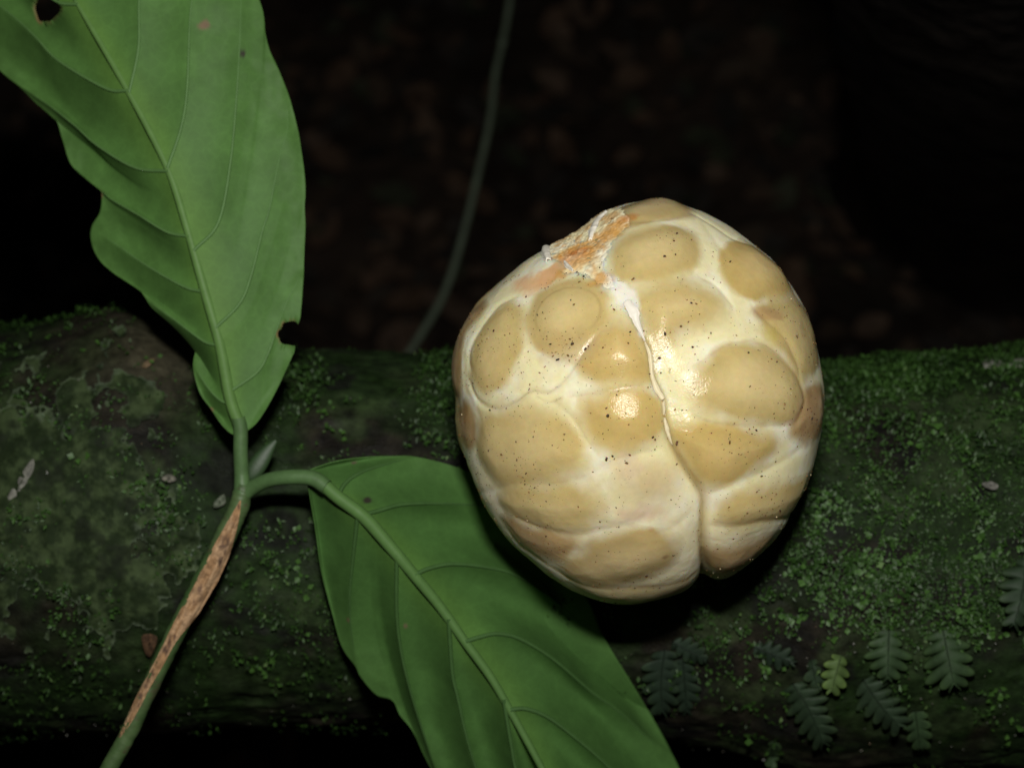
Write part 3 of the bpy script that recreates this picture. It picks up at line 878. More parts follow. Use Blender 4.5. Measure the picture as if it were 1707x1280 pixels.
# tall leaf, base at the fork, tip beyond the top of the frame
mid1 = [(402,722),(396,700),(383,661),(366,571),(341,483),(312,380),(279,279),(215,154),(126,0),(50,-140),(-10,-290)]
edgeL1 = [(398,724),(386,724),(369,708),(350,680),(331,652),(323,611),(325,574),(300,549),(256,514),(234,486),(184,452),(162,427),(152,399),(154,377),(167,354),
          (170,328),(164,312),(121,279),(105,236),(93,200),(69,180),(33,144),(0,118),(-45,75),(-85,0),(-90,-90),(-60,-190),(-10,-290)]
edgeR1 = [(404,724),(412,719),(431,702),(456,661),(480,611),(494,575),(501,527),(506,458),(509,380),(508,345),(508,295),(492,197),(468,125),(450,86),(441,52),(438,20),(428,-10),
          (405,-70),(340,-160),(250,-235),(120,-280),(-10,-290)]
veinsL1 = [[(383,675),(366,666),(344,642),(325,608)],
           [(366,575),(344,571),(312,549),(287,530),(245,500)],
           [(342,488),(312,480),(275,461),(234,436),(203,414),(160,382)],
           [(313,394),(279,387),(230,358),(184,331),(160,310)],
           [(276,289),(226,280),(164,244),(125,210),(79,174),(25,137)],
           [(210,154),(177,148),(98,102),(59,62),(16,23),(-50,-60)],
           [(130,10),(90,0),(30,-60),(-30,-130),(-60,-190)]]
veinsR1 = [[(401,649),(428,621),(447,589),(459,555),(480,500),(506,450)],
           [(372,542),(400,505),(419,458),(437,386),(449,348),(466,262),(479,215),(477,150)],
           [(341,413),(364,371),(384,272),(394,164),(399,82),(402,0),(405,-70)],
           [(283,279),(302,213),(312,148),(318,16),(335,-70),(340,-160)],
           [(226,150),(231,80),(232,0),(240,-100),(250,-235)],
           [(126,0),(135,-80),(150,-180),(120,-280)]]
midw1 = [-0.0095, -0.0075, -0.007, -0.008, -0.010, -0.013, -0.017, -0.022]
build_leaf('leaf', 'upright leaf with a bitten notch and a hole, its tip out of frame', mid1, midw1, [11, 8, 6.5, 5.5, 5, 4, 3.5, 3],
  [(edgeL1, veinsL1, [-0.62, -0.68, -0.68, -0.65, -0.65], 0.0, 0.25, False, 201, 0.0016),
   (edgeR1, veinsR1, [-0.10, -0.05, -0.02, 0.0, 0.0], -1.5, 0.05, True, 231, 0.0012)],
  [(486, 557, 23, 20, 0.3), (80, 8, 20, 30, 0.1)],
  [(341, 43, 11, 8, (0.16, 0.10, 0.06)), (404, 90, 5, 6, (0.03, 0.02, 0.02)), (170, 325, 3, 7, (0.16, 0.10, 0.05)), (352, 684, 4, 4, (0.18, 0.12, 0.06))],
  3.4, (0.97, 0.97, 0.97), (0.092, 0.190, 0.056))

# drooping leaf that slips beneath the fungus
mid2 = [(512,795),(530,800),(564,829),(607,862),(649,909),(691,959),(733,1010),(775,1069),(818,1128),(850,1183),(885,1246),(925,1320),(985,1430),(1060,1560)]
edgeR2 = [(508,788),(516,782),(564,767),(628,760),(691,762),(754,776),(800,797),(850,838),(905,900),(950,955),(984,1005),(1007,1061),(1050,1132),(1088,1196),(1132,1280),(1158,1350),(1165,1430),(1130,1510),(1060,1560)]
edgeL2 = [(512,806),(516,829),(526,888),(535,951),(552,1018),(571,1078),(594,1111),(602,1128),(628,1158),(653,1166),(666,1191),(687,1217),(708,1259),(730,1300),(770,1370),(850,1450),(950,1520),(1060,1560)]
veinsR2 = [[(564,826),(578,803),(607,785),(650,772),(691,762)],
           [(602,860),(628,852),(670,841),(733,839),(809,843),(862,850)],
           [(691,959),(716,947),(754,940),(809,945),(860,959),(930,1005),(975,1045),(1003,1052)],
           [(775,1069),(801,1061),(830,1056),(868,1065),(923,1099),(986,1153),(1033,1187),(1085,1235),(1120,1262)],
           [(847,1183),(877,1181),(915,1196),(965,1234),(1012,1276),(1090,1360),(1150,1440)],
           [(905,1285),(950,1310),(1010,1380),(1070,1460),(1118,1525)]]
veinsL2 = [[(596,855),(588,934),(583,993),(585,1044),(596,1111)],
           [(661,925),(661,1010),(666,1069),(678,1128),(695,1187),(725,1276),(745,1325)],
           [(748,1030),(754,1120),(763,1162),(775,1217),(792,1276),(830,1380),(850,1450)],
           [(840,1165),(853,1246),(862,1290),(900,1420),(930,1510)]]
midw2 = [-0.0065, -0.004, -0.005, -0.007, -0.008, -0.009, -0.0095, -0.010, -0.012, -0.018]
build_leaf('leaf', 'drooping leaf half shaded by the fungus and running out of the bottom of the frame', mid2, midw2, [12, 10, 8.5, 7.2, 6.4, 5.6, 5, 4, 3.5, 3],
  [(edgeL2, veinsL2, [-0.75, -0.45, -0.30, -0.25, -0.25], 0.0, 0.28, True, 301, 0.0010),
   (edgeR2, veinsR2, [-0.85, -0.60, -0.42, -0.30, -0.30], -4.0, 0.42, False, 331, 0.0008)],
  [],
  [(612, 835, 7, 6, (0.03, 0.02, 0.02)), (590, 772, 6, 4, (0.10, 0.07, 0.05)), (755, 1039, 5, 5, (0.17, 0.13, 0.08)), (675, 1042, 4, 4, (0.16, 0.11, 0.07)), (583, 1033, 3, 4, (0.13, 0.09, 0.05))],
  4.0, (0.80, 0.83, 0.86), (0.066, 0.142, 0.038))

def px_tube(pts, ws, rs, n=90, seg=16, squash=1.0):
    c = catmull(np.concatenate([np.asarray(pts, float), np.asarray(ws, float)[:, None] / S], 1), n)
    a = np.linspace(0, 1, n)
    r = np.interp(a, np.linspace(0, 1, len(rs)), rs) * S
    return tube(PX(c[:, 0], c[:, 1], c[:, 2] * S), r, seg, squash), c, r
PET = np.array([[0.075, 0.145, 0.050]])
(V, F), _, _ = px_tube([(404, 822), (403, 790), (401, 755), (401, 716), (397, 695)], [-0.0105, -0.0105, -0.0098, -0.0093, -0.0088], [15, 13, 12.5, 12.5, 11])
make_mesh('petiole', V, F, MAT_STEM, plant, np.tile(PET, (len(V), 1)))
(V, F), _, _ = px_tube([(404, 826), (422, 812), (448, 800), (482, 795), (520, 797), (545, 812)], [-0.0108, -0.0100, -0.0082, -0.0068, -0.0060, -0.0052], [13, 13, 12.5, 13, 13.5, 13])
make_mesh('petiole', V, F, MAT_STEM, plant, np.tile(PET, (len(V), 1)))
stem_pts = [(407, 806), (399, 842), (384, 876), (358, 930), (322, 998), (289, 1062), (246, 1153), (212, 1226), (180, 1284), (120, 1400)]
stem_w = [-0.0105, -0.0108, -0.011, -0.011, -0.011, -0.0112, -0.0115, -0.012, -0.012, -0.012]
stem_r = [15, 18, 19, 18.5, 17.5, 16.5, 15.5, 15, 15, 15]
(V, F), sc_c, sc_r = px_tube(stem_pts, stem_w, stem_r, 220)
_cl = PX(sc_c[:, 0], sc_c[:, 1], sc_c[:, 2] * S)
_ax = np.concatenate([np.repeat(_cl, 16, 0), _cl[:1], _cl[-1:]])
V = _ax + (V - _ax) * (1 + 0.10 * fbm(V * np.array([700, 700, 700]), 3, 14) + 0.05 * fbm(V * 2500, 2, 15))[:, None]
stem_noise = fbm(V * 250, 3, 8)
scol = mix(np.array([[0.040, 0.085, 0.024]]), [[0.075, 0.125, 0.045]], sstep(-0.4, 0.5, stem_noise)[:, None])
scol = mix(scol, [[0.075, 0.060, 0.034]], (0.7 * sstep(0.25, 0.5, fbm(V * 900, 3, 18)))[:, None])
stem = make_mesh('stem', V, F, MAT_STEM, plant, scol)
# long brown wound along the stem
wp = np.array([(401, 834), (388, 872), (362, 934), (345, 968), (320, 1012), (289, 1060), (265, 1105), (240, 1150), (215, 1200), (199, 1228)], float)
wwid = np.array([1.0, 9, 16.5, 16, 14.5, 9.5, 7.5, 7, 5.5, 1.5])
n = 160
wc = catmull(wp, n); wd = np.interp(np.linspace(0, 1, n), np.linspace(0, 1, len(wwid)), wwid) * (1 + 0.08 * noise(np.stack([np.linspace(0, 22, n), np.zeros(n)], 1), 4))
tn = np.gradient(wc, axis=0); tn /= np.linalg.norm(tn, axis=1)[:, None]; nn = np.stack([-tn[:, 1], tn[:, 0]], 1)
cols_ = np.linspace(-1, 1, 15)
Q = wc[:, None] + nn[:, None] * wd[:, None, None] * cols_[None, :, None]
d_, t_ = seg_dist(Q.reshape(-1, 2), sc_c[:, :2])
rr = np.interp(t_, np.linspace(0, 1, len(sc_r)), sc_r) / S
ww = np.interp(t_, np.linspace(0, 1, len(sc_c)), sc_c[:, 2]) * S
surf = ww + np.sqrt(np.maximum(rr ** 2 - d_ ** 2, (0.16 * rr) ** 2)) * S
edge_ = np.tile(np.abs(cols_), n)
g2 = Q.reshape(-1, 2)
along = np.stack([d_ * np.sign(np.tile(cols_, n)) / 4.0, t_ * 26], 1)
fib = fbm(along, 4, 66)
surf = surf + 0.00012 + 0.00012 * (1 - edge_ ** 4) * (0.5 + 1.2 * fib)
wcol = mix(np.array([[0.30, 0.175, 0.085]]), [[0.46, 0.30, 0.17]], sstep(-0.4, 0.5, fib)[:, None])
dk = sstep(0.0, 0.45, fbm(np.stack([g2[:, 0] / 9, g2[:, 1] / 20], 1), 3, 71)) * sstep(0.85, 0.35, edge_)
wcol = mix(wcol, [[0.075, 0.045, 0.035]], (0.85 * dk)[:, None])
wv = PX(g2[:, 0], g2[:, 1], surf)
make_mesh('bark_wound', wv, grid_faces(n, 15), MAT_SCARBARK, stem, wcol)
# bud in the fork
bt = np.linspace(0, 1, 40)
bp = catmull(np.array([(414, 800), (428, 778), (444, 754), (460, 734)], float), 40)
V, F = tube(PX(bp[:, 0], bp[:, 1], np.linspace(-0.0125, -0.0135, 40)), S * (3 + 15 * np.sin(math.pi * bt ** 0.8) ** 0.8 * (1 - 0.35 * bt)), 14, 0.4)
make_mesh('bud', V, F, MAT_STEM, plant, np.tile([[0.026, 0.056, 0.019]], (len(V), 1)))

# ------------------------------------------------------------------ moss and other growth on the log
def to_px(x, y, w):
    k = S * (D - w) / D
    return x / k + 853.5, -y / k + 640

def log_frame(x, phi):
    n = np.stack([np.zeros_like(x), np.sin(phi), np.cos(phi)], 1)
    t1 = np.tile([[1.0, 0, 0]], (len(x), 1)); t2 = np.cross(n, t1)
    return n, t1, t2

def v2w_dir(d):
    return d[:, 0:1] * AX_R + d[:, 1:2] * AX_U + d[:, 2:3] * AX_W

def scatter_moss(name, label, count, seed, dens, size, colours, spread, leaflets, lean):
    rng = np.random.default_rng(seed)
    x = rng.uniform(-0.16, 0.16, count); ph = rng.uniform(-1.5, 1.75, count)
    vx, vy, vw = log_point(x, ph)
    px, py = to_px(vx, vy, vw)
    q = np.stack([x * 60, np.cos(ph) * 2.4, np.sin(ph) * 2.4], 1)
    d = dens(px, py, q)
    k = rng.random(count) < d
    x, ph, vx, vy, vw, q, px, py = x[k], ph[k], vx[k], vy[k], vw[k], q[k], px[k], py[k]
    n_, t1, t2 = log_frame(x, ph)
    P = np.stack([vx, vy, vw], 1)
    Vs, Cs = [], []
    tone = fbm(q * 3.5, 3, seed + 2)
    hgt = np.clip(0.6 + 1.5 * fbm(q * 4.0, 3, seed + 4), 0.08, 2.0)
    for l in range(leaflets):
        a = rng.uniform(0, 2 * math.pi, len(x))
        el = rng.uniform(*lean, len(x))
        dirv = (np.cos(a)[:, None] * t1 + np.sin(a)[:, None] * t2) * np.cos(el)[:, None] + n_ * np.sin(el)[:, None]
        sidev = np.cross(dirv, n_); sidev /= np.linalg.norm(sidev, axis=1)[:, None] + 1e-9
        upv = np.cross(sidev, dirv)
        L = rng.uniform(*size, len(x))[:, None] * (0.7 + 0.5 * hgt[:, None]); wdt = L * rng.uniform(*spread, len(x))[:, None]
        b = P + n_ * (0.0016 * hgt * rng.random(len(x)))[:, None] + (t1 * rng.normal(0, 0.0005, len(x))[:, None] + t2 * rng.normal(0, 0.0005, len(x))[:, None])
        v0 = b; v1 = b + dirv * L * 0.5 + sidev * wdt + upv * L * 0.12; v2 = b + dirv * L - upv * L * 0.1; v3 = b + dirv * L * 0.5 - sidev * wdt + upv * L * 0.12
        vm = b + dirv * L * 0.55 - upv * L * 0.02
        Vs.append(np.stack([v0, v1, v2, v3, vm], 1))
        tt = np.clip(0.42 + 0.55 * tone + rng.normal(0, 0.14, len(x)), 0, 1)[:, None]
        c = mix(np.array([colours[0]]), [colours[1]], tt)
        hi = (rng.random(len(x)) < 0.02)[:, None]
        c = np.where(hi, np.array([colours[2]]), c)
        Cs.append(np.repeat(c[:, None], 5, 1))
    V = np.concatenate(Vs).reshape(-1, 3); C = np.concatenate(Cs).reshape(-1, 3)
    m = len(V) // 5
    i = np.arange(m)[:, None] * 5
    F = np.concatenate([i + np.array([[0, 1, 4]]), i + np.array([[1, 2, 4]]), i + np.array([[2, 3, 4]]), i + np.array([[3, 0, 4]])])
    o = make_mesh(name, view_to_world(V[:, 0], V[:, 1], V[:, 2]), F, MAT_MOSS, None, C, root=log_root)
    return tag(o, label, 'moss', kind='stuff')

def dens_fine(px, py, q):
    base = sstep(-0.15, 0.35, fbm(q * 1.3, 3, 101) + 0.5 * fbm(q * 4, 3, 102))
    right = sstep(1250, 1450, px) * sstep(1120, 900, py)
    mid = np.exp(-(((px - 620) / 160) ** 2 + ((py - 640) / 60) ** 2))
    d = base * (0.16 + 0.8 * right + 0.4 * mid) + 0.22 * right
    d *= 1 - 0.9 * np.exp(-(((px - 260) / 130) ** 2 + ((py - 590) / 95) ** 2))
    d *= 0.15 + 0.85 * sstep(1240, 1000, py)
    d *= 1 - 0.7 * np.exp(-(((px - 600) / 140) ** 2 + ((py - 730) / 50) ** 2))
    return np.clip(d, 0, 1)
scatter_moss('fine_moss', 'fine dark green moss carpeting the upper face of the log', 170000, 401, dens_fine, (0.0004, 0.0011),
             ((0.013, 0.034, 0.007), (0.046, 0.112, 0.019), (0.08, 0.14, 0.04)), (0.18, 0.36), 3, (0.1, 1.1))
def dens_leafy(px, py, q):
    cl = sstep(0.16, 0.42, fbm(q * 2.6, 3, 111))
    lower = sstep(820, 950, py)
    d = cl * (0.10 + 0.5 * sstep(1200, 1400, px) + 0.35 * lower * sstep(300, 420, px))
    d *= 0.25 + 0.75 * sstep(1260, 1100, py)
    return np.clip(d, 0, 1)
scatter_moss('leafy_moss', 'loose sprinkling of brighter round-leaved moss low on the log', 12000, 431, dens_leafy, (0.0006, 0.0014),
             ((0.028, 0.072, 0.013), (0.065, 0.150, 0.027), (0.12, 0.20, 0.07)), (0.35, 0.55), 3, (0.0, 0.7))

# thin scaly liverwort mat on the left face
hx = np.linspace(-0.118, -0.050, 420); hp = np.linspace(-0.75, 1.05, 420)
HX, HP = np.meshgrid(hx, hp, indexing='ij')
X_, P_ = HX.ravel(), HP.ravel()
vx, vy, vw = log_point(X_, P_)
px, py = to_px(vx, vy, vw)
qq = np.stack([px / 60, py / 60], 1)
region = 1 - np.hypot((px - 150) / 185, (py - 850) / 205)
lobed = region + 0.75 * fbm(qq * 1.0, 3, 131) + 0.16 * fbm(qq * 5.0, 2, 133)
region2 = 0.75 - np.hypot((px - 30) / 120, (py - 790) / 160)
lobed = np.maximum(lobed, region2 + 0.3 * fbm(qq * 2, 3, 135))
edge_t = sstep(0.0, 0.10, lobed)
lift = 0.0003 + 0.0006 * sstep(0, 0.25, lobed) * (0.5 + 0.7 * fbm(qq * 1.6, 2, 137)) + 0.0004 * np.exp(-(lobed / 0.06) ** 2)
vx, vy, vw = log_point(X_, P_, lift)
F = grid_faces(*HX.shape)
F = F[(lobed[F] > 0).all(1)]
nz = fbm(qq * 2.2, 5, 141, 0.65)
lc = mix(np.array([[0.013, 0.022, 0.008]]), [[0.044, 0.066, 0.026]], sstep(-0.35, 0.4, nz)[:, None])
lc = mix(lc, [[0.13, 0.17, 0.11]], (0.40 * (1 - edge_t))[:, None])
lc = mix(lc, [[0.012, 0.016, 0.009]], (0.7 * sstep(0.2, 0.5, fbm(qq * 1.7, 3, 143)))[:, None])
u, inv = np.unique(F, return_inverse=True)
tag(make_mesh('liverwort_mat', view_to_world(vx[u], vy[u], vw[u]), inv.reshape(-1, 4)[:, ::-1] * 1, MAT_LIVER, None, lc[u]),
    'flat grey-green liverwort mat with pale scalloped edge left of the stem', 'liverwort')

# pale grit and water beads
rng = np.random.default_rng(77)
cnt = 2600
x = rng.uniform(-0.12, 0.13, cnt); ph = rng.uniform(-1.35, 1.0, cnt)
vx, vy, vw = log_point(x, ph)
px, py = to_px(vx, vy, vw)
dn = 0.06 + 0.7 * np.exp(-(((px - 1480) / 200) ** 2 + ((py - 1010) / 130) ** 2)) + 0.25 * np.exp(-(((px - 1150) / 120) ** 2 + ((py - 1030) / 60) ** 2)) + 0.3 * np.exp(-(((px - 1600) / 160) ** 2 + ((py - 1180) / 60) ** 2))
k = rng.random(cnt) < dn
parts = []
nrm, _, _ = log_frame(x, ph)
PW = view_to_world(vx, vy, vw); NW = v2w_dir(nrm)
for i in np.where(k)[0]:
    sz = 0.00010 + 0.00016 * rng.random() ** 2
    c = random.choice(([0.20, 0.20, 0.17], [0.30, 0.30, 0.27], [0.12, 0.13, 0.10], [0.10, 0.07, 0.045], [0.16, 0.15, 0.12]))
    parts.append((pebble(PW[i] + NW[i] * rng.uniform(0.0002, 0.0009), NW[i], sz, 0.8, rng), IF, np.tile([c], (len(IV), 1))))
V, F, C = merge(parts)
tag(make_mesh('wet_grit', V, F, MAT_GRIT, None, C, root=log_root), 'glinting wet grit scattered over the log', 'grit', kind='stuff')

# small lobed filmy ferns
def frond(base, tip, width, lobes, colour, label, lift0=0.0008, lift1=0.003, bend=0.0, seed=0, droop=0.0):
    base = np.array(base, float); tip = np.array(tip, float)
    ax = tip - base; L = np.hypot(*ax); ax /= L; sd = np.array([-ax[1], ax[0]])
    ns, nt = lobes * 22 + 1, 12
    s = np.linspace(0, 1, ns); t = np.linspace(0, 1, nt)
    rngf = np.random.default_rng(seed)
    Vs, Fs, off = [], [], 0
    env = (np.sin(math.pi * np.clip(s * 0.78 + 0.13, 0, 1)) ** 0.7)
    root = PX(base[0], base[1], float(log_w(base[0], base[1])) + 0.0002)
    fr = thing('filmy_fern', label, 'fern', root, 'little lobed ferns growing on the log')
    for side in (-1, 1):
        phs = rngf.uniform(0, 0.5)
        sn = np.abs(np.sin(math.pi * (s * lobes + phs)))
        lobe_len = np.array([rngf.uniform(0.62, 1.22) for _ in range(lobes + 2)])[np.floor(s * lobes + phs).astype(int)]
        wv = width / 2 * env * (0.26 + 0.80 * sn ** 0.42 * lobe_len)
        M = base + ax * (s * L)[:, None] + sd * (bend * np.sin(math.pi * s))[:, None]
        dirv = (sd * side)[None] * (0.92 - 0.35 * s[:, None] ** 3) + ax[None] * (0.10 + 0.60 * s[:, None] ** 1.5)
        G = M[:, None] + dirv[:, None] * (wv[:, None] * t[None])[..., None]
        lw = log_w(np.clip(G[..., 0], -200, 1900), np.clip(G[..., 1], 500, 1262))
        W = lw + lift0 + (lift1 - lift0) * s[:, None] + 0.0006 * np.sin(math.pi * (s * lobes + phs))[:, None] * t[None] * 0 - 0.0012 * (t[None] ** 2) * (width / 90)
        W = W + (0.0010 * noise(np.stack([np.floor(s * lobes + phs) * 3.7 + seed, np.full(ns, side * 5.0)], 1), 6))[:, None] * t[None] ** 1.5
        W = W + 0.0003 * np.abs(np.sin(math.pi * (s * lobes + phs)))[:, None] * t[None]
        g = G.reshape(-1, 2)
        V = PX(g[:, 0], g[:, 1], W.ravel())
        F = grid_faces(ns, nt)
        if side < 0: F = F[:, ::-1]
        tt = np.tile(t, ns)
        c = np.array([colour]) * (1 + 0.25 * fbm(g / 14, 3, seed)[:, None])
        c = mix(c, np.array([colour]) * np.array([[1.6, 1.55, 1.2]]), (0.6 * sstep(0.5, 1.0, tt))[:, None])
        Vs.append(V); Fs.append(F + off); off += len(V)
        Vs_c = c if side < 0 else np.concatenate([Vs_c, c])
    V = np.concatenate(Vs); F = np.concatenate(Fs)
    bl = make_mesh('frond', V, F, MAT_FERN, fr, Vs_c)
    sol = bl.modifiers.new('thickness', 'SOLIDIFY'); sol.thickness = 0.00010
    m = base + ax * (np.linspace(0, 0.97, 30) * L)[:, None] + sd * (bend * np.sin(math.pi * np.linspace(0, 0.97, 30)))[:, None]
    mw = log_w(m[:, 0], np.clip(m[:, 1], 500, 1262)) + lift0 + (lift1 - lift0) * np.linspace(0, 0.97, 30) + 0.00005
    V, F = tube(PX(m[:, 0], m[:, 1], mw), np.linspace(1.7, 0.7, 30) * S, 6)
    make_mesh('rachis', V, F, MAT_FERN, fr, np.tile(np.array([colour]) * 0.55, (len(V), 1)))
    b2 = m[0]; 
    V, F = tube(np.stack([root - v2w_dir(np.array([[0, 0, 1.0]]))[0] * 0.002, PX(b2[0], b2[1], mw[0])]), np.array([1.4, 1.5]) * S, 6)
    make_mesh('stalk', V, F, MAT_FERN, fr, np.tile(np.array([colour]) * 0.5, (len(V), 1)))
    return fr
GREY = (0.023, 0.041, 0.021); DGREY = (0.019, 0.033, 0.020); MIDG = (0.031, 0.058, 0.024); YEL = (0.078, 0.128, 0.038)
FR = [
 ((1108,1084),(1104,1186),74,6,DGREY,'dark grey-green fern frond hanging beside the drooping leaf edge',0.0008,0.004,4),
 ((1138,1098),(1145,1186),54,6,DGREY,'dark narrow fern frond tucked right of the one by the drooping leaf',0.0006,0.002,0),
 ((1122,1070),(1176,1100),46,5,DGREY,'small dark fern frond above the pair by the drooping leaf',0.0008,0.002,0),
 ((1258,1078),(1322,1104),46,5,DGREY,'short fern frond pointing right, between the leaf and the yellow-green fern',0.0008,0.002,0),
 ((1402,1092),(1386,1152),50,4,YEL,'small bright yellow-green fern frond',0.0012,0.004,0),
 ((1482,1050),(1480,1130),76,5,MIDG,'round-lobed fern frond left of the broadest fern',0.001,0.004,0),
 ((1572,1050),(1590,1140),100,5,MIDG,'broadest round-lobed fern frond, on the right of the ferns',0.001,0.005,0),
 ((1322,1140),(1372,1238),90,7,GREY,'large grey fern frond hanging low below the yellow-green fern',0.001,0.006,-4),
 ((1440,1134),(1500,1210),84,6,GREY,'grey fern frond hanging under the round-lobed ferns',0.001,0.005,4),
 ((1526,1186),(1534,1246),52,4,MIDG,'small round-lobed fern frond lowest on the right',0.001,0.004,0),
 ((1712,930),(1690,1040),84,6,GREY,'fern frond cut off by the right edge of the picture',0.001,0.005,-4),
 ((1352,1100),(1362,1146),36,3,GREY,'tiny grey fern frond just left of the yellow-green fern',0.0008,0.002,0),
 ((1290,1236),(1286,1282),32,3,MIDG,'tiny fern frond at the bottom edge under the log',0.001,0.003,0),
]
for i, (b_, t_, w_, l_, c_, lab, l0, l1, bd) in enumerate(FR):
    frond(b_, t_, w_, l_, c_, lab, l0, l1, bd, 500 + i)

# pale sliver of wood, white lichen crusts, a scrap of brown leaf
def log_chip(name, label, cat, outline, thick, mat, c0, c1, lift, seed):
    o_ = catmull(np.asarray(outline, float), 64, True); cen = o_.mean(0)
    rings = np.linspace(0, 1, 9)[1:]
    G = [cen[None]] + [cen + (o_ - cen) * r_ for r_ in rings]
    g = np.concatenate(G)
    rr = np.concatenate([[0]] + [np.full(64, r_) for r_ in rings])
    w = log_w(g[:, 0], g[:, 1]) + lift + thick * (1 - rr ** 3) * (0.7 + 0.6 * fbm(g / 9, 3, seed)) + 0.0003 * fbm(g / 14, 2, seed + 1)
    top = PX(g[:, 0], g[:, 1], w); bot = PX(g[:, 0], g[:, 1], w - thick - 0.0009)
    j = np.arange(64); j2 = (j + 1) % 64
    F = [np.stack([np.zeros(64, int), 1 + j2, 1 + j, 1 + j], 1)]
    for k_ in range(len(rings) - 1):
        a = 1 + k_ * 64
        F.append(np.stack([a + j, a + j2, a + 64 + j2, a + 64 + j], 1))
    n_ = len(g); a = 1 + (len(rings) - 1) * 64
    F.append(np.stack([a + j, a + j2, a + j2 + n_, a + j + n_], 1))
    F = np.concatenate(F)[:, ::-1]
    # centre fan as triangles stored as quads would be degenerate: nudge onto the first ring
    tri = F[:64]
    c = mix(np.array([c0]), [c1], sstep(-0.4, 0.5, fbm(g / 6, 3, seed + 3))[:, None])
    V = np.concatenate([top, bot]); C = np.concatenate([c, c])
    return tag(make_mesh(name, V, F, mat, None, C), label, cat)
log_chip('wood_sliver', 'pale grey wood sliver lying on the liverwort near the left edge', 'wood chip',
         [(54, 765), (57, 778), (48, 800), (34, 822), (18, 836), (11, 832), (22, 810), (38, 785)], 0.0006, MAT_LICHEN, (0.13, 0.13, 0.11), (0.24, 0.24, 0.20), 0.0012, 601)
log_chip('lichen_crust', 'white lichen crust on the log top at the right edge', 'lichen',
         [(1634, 606), (1650, 597), (1672, 602), (1700, 598), (1730, 600), (1728, 612), (1695, 612), (1668, 611), (1646, 614)], 0.0005, MAT_LICHEN, (0.22, 0.22, 0.18), (0.36, 0.36, 0.31), 0.0008, 611)
log_chip('lichen_crust', 'tiny white lichen fleck halfway down the right side of the log', 'lichen',
         [(1637, 806), (1650, 802), (1664, 808), (1660, 816), (1646, 814)], 0.0004, MAT_LICHEN, (0.10, 0.10, 0.085), (0.20, 0.195, 0.17), 0.0012, 613)
log_chip('lichen_crust', 'small whitish crust between the liverwort and the fork of the shoot', 'lichen',
         [(270, 796), (279, 790), (290, 793), (294, 800), (284, 804), (274, 802)], 0.0005, MAT_LICHEN, (0.09, 0.09, 0.07), (0.20, 0.19, 0.15), 0.0014, 617)
log_chip('lichen_crust', 'whitish crust touching the stem just below the fork', 'lichen',
         [(356, 838), (366, 828), (374, 824), (376, 838), (366, 845), (357, 846)], 0.0005, MAT_LICHEN, (0.08, 0.10, 0.065), (0.16, 0.18, 0.13), 0.0014, 619)
log_chip('leaf_scrap', 'small brown dead leaf scrap beside the stem wound', 'leaf scrap',
         [(236, 1062), (248, 1056), (262, 1062), (258, 1080), (250, 1094), (242, 1088)], 0.0003, MAT_LICHEN, (0.055, 0.032, 0.018), (0.11, 0.062, 0.032), 0.0010, 623)
log_chip('leaf_scrap', 'tiny tan scrap on the bare bark behind the tall leaf', 'leaf scrap',
         [(236, 609), (246, 600), (258, 597), (254, 605), (243, 613)], 0.0003, MAT_LICHEN, (0.13, 0.09, 0.05), (0.20, 0.14, 0.08), 0.0008, 627)

# ------------------------------------------------------------------ behind and below the log
vine_px = [(856, -60), (850, 0), (838, 70), (826, 122), (817, 200), (797, 290), (770, 400), (740, 490), (700, 560), (655, 630), (600, 720)]
c = catmull(np.array(vine_px, float), 140)
vw_ = np.linspace(-0.36, -0.30, 140)
V, F = tube(PX(c[:, 0], c[:, 1], vw_), np.interp(np.linspace(0, 1, 140), [0, 0.19, 0.2, 0.215, 1], [7, 7, 10, 7, 8]) * S * 1.8, 12)
vine = tag(make_mesh('thin_vine', V, F, MAT_VINE, None, np.tile([[0.075, 0.098, 0.064]], (len(V), 1))), 'thin blurred green stem rising behind the log', 'vine')

# dead leaves on the floor
rng = np.random.default_rng(5)
def dead_leaf(center, size, yaw, rng):
    ns, nt = 9, 5
    s = np.linspace(0, 1, ns); t = np.linspace(-1, 1, nt)
    wv = 0.30 * np.sin(math.pi * s ** 0.85) ** 0.9 * size
    curl = rng.uniform(-0.5, 0.9); bend = rng.uniform(-0.3, 0.5)
    X = (s - 0.5)[:, None] * size + 0 * t[None]; Y = wv[:, None] * t[None]
    Z = curl * (Y ** 2) / size * 1.6 + bend * (X ** 2) / size * 0.8 + 0.004
    rot = Matrix.Rotation(yaw, 3, 'Z') @ Matrix.Rotation(rng.normal(0, 0.28), 3, 'X') @ Matrix.Rotation(rng.normal(0, 0.25), 3, 'Y')
    return np.stack([X.ravel(), Y.ravel(), Z.ravel()], 1) @ np.array(rot).T + center, grid_faces(ns, nt)
parts = []
LXY = np.stack([rng.uniform(-0.8, 0.8, 11000), rng.uniform(-0.3, 1.3, 11000)], 1)
LZ = 0.05 * fbm(LXY * 1.3, 3, 3) + 0.02 * fbm(LXY * 9, 3, 5)
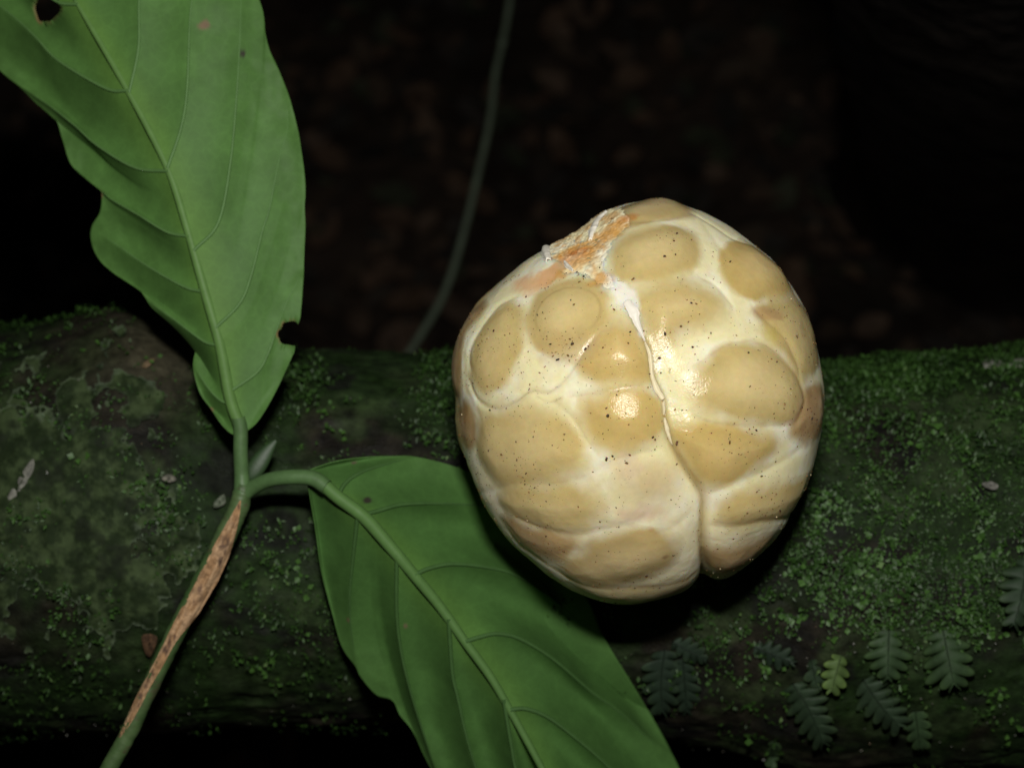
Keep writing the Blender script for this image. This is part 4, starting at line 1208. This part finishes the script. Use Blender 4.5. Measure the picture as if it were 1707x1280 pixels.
for i in range(11000):
    x, y = LXY[i]; z = LZ[i] + 0.003 + 0.008 * rng.random()
    V, F = dead_leaf(np.array((x, y, z)), rng.uniform(0.008, 0.030), rng.uniform(0, 6.28), rng)
    c = np.array(random.choice(([0.020, 0.014, 0.009], [0.034, 0.021, 0.013], [0.014, 0.011, 0.008], [0.036, 0.024, 0.016], [0.016, 0.018, 0.010], [0.010, 0.009, 0.007], [0.012, 0.010, 0.008])))
    parts.append((V, F, np.tile(c[None], (len(V), 1))))
V, F, C = merge(parts)
tag(make_mesh('leaf_litter', V, F, MAT_LITTER, None, C * 3.0, root=(0, 0.5, 0)), 'dim brown dead leaves littering the ground below', 'leaf litter', kind='stuff')

# a dark trunk standing behind the log on the right
def floor_under(px, py):
    p = PX(px, py, 0.0); c = ORIGIN + AX_W * D
    d = p - c
    return c + d * (-c[2] / d[2])
tb = floor_under(1650, 330)
tt_ = PX(1650, -420, -0.10)
zz = np.linspace(-0.04, 1.15, 60); aa = np.linspace(0, 2 * math.pi, 72, endpoint=False)
ZZ, AA = np.meshgrid(zz, aa, indexing='ij')
rr = (0.085 - 0.045 * np.clip(ZZ, 0, 1)) + 0.035 * np.exp(-np.maximum(ZZ, 0) / 0.06) * (1 + 0.5 * np.sin(4 * AA + 1))
rr = rr * (1 + 0.10 * fbm(np.stack([np.cos(AA).ravel() * 4, np.sin(AA).ravel() * 4, ZZ.ravel() * 3], 1), 4, 19).reshape(ZZ.shape))
V = (tb + (tt_ - tb) * ZZ[..., None] + np.stack([rr * np.cos(AA), rr * np.sin(AA), 0 * AA], -1)).reshape(-1, 3)
trunk = thing('tree_trunk', 'dark tree trunk barely visible behind the log on the right', 'tree', (tb[0], tb[1], 0.0))
tc_ = mix(np.array([[0.010, 0.008, 0.007]]), [[0.024, 0.019, 0.015]], sstep(-0.3, 0.4, fbm(V * np.array([40, 40, 8]), 3, 20))[:, None])
make_mesh('trunk', V, grid_faces(60, 72, True), MAT_FLOOR, trunk, tc_)

for o in bpy.data.objects:
    if '_root' in o: del o['_root']
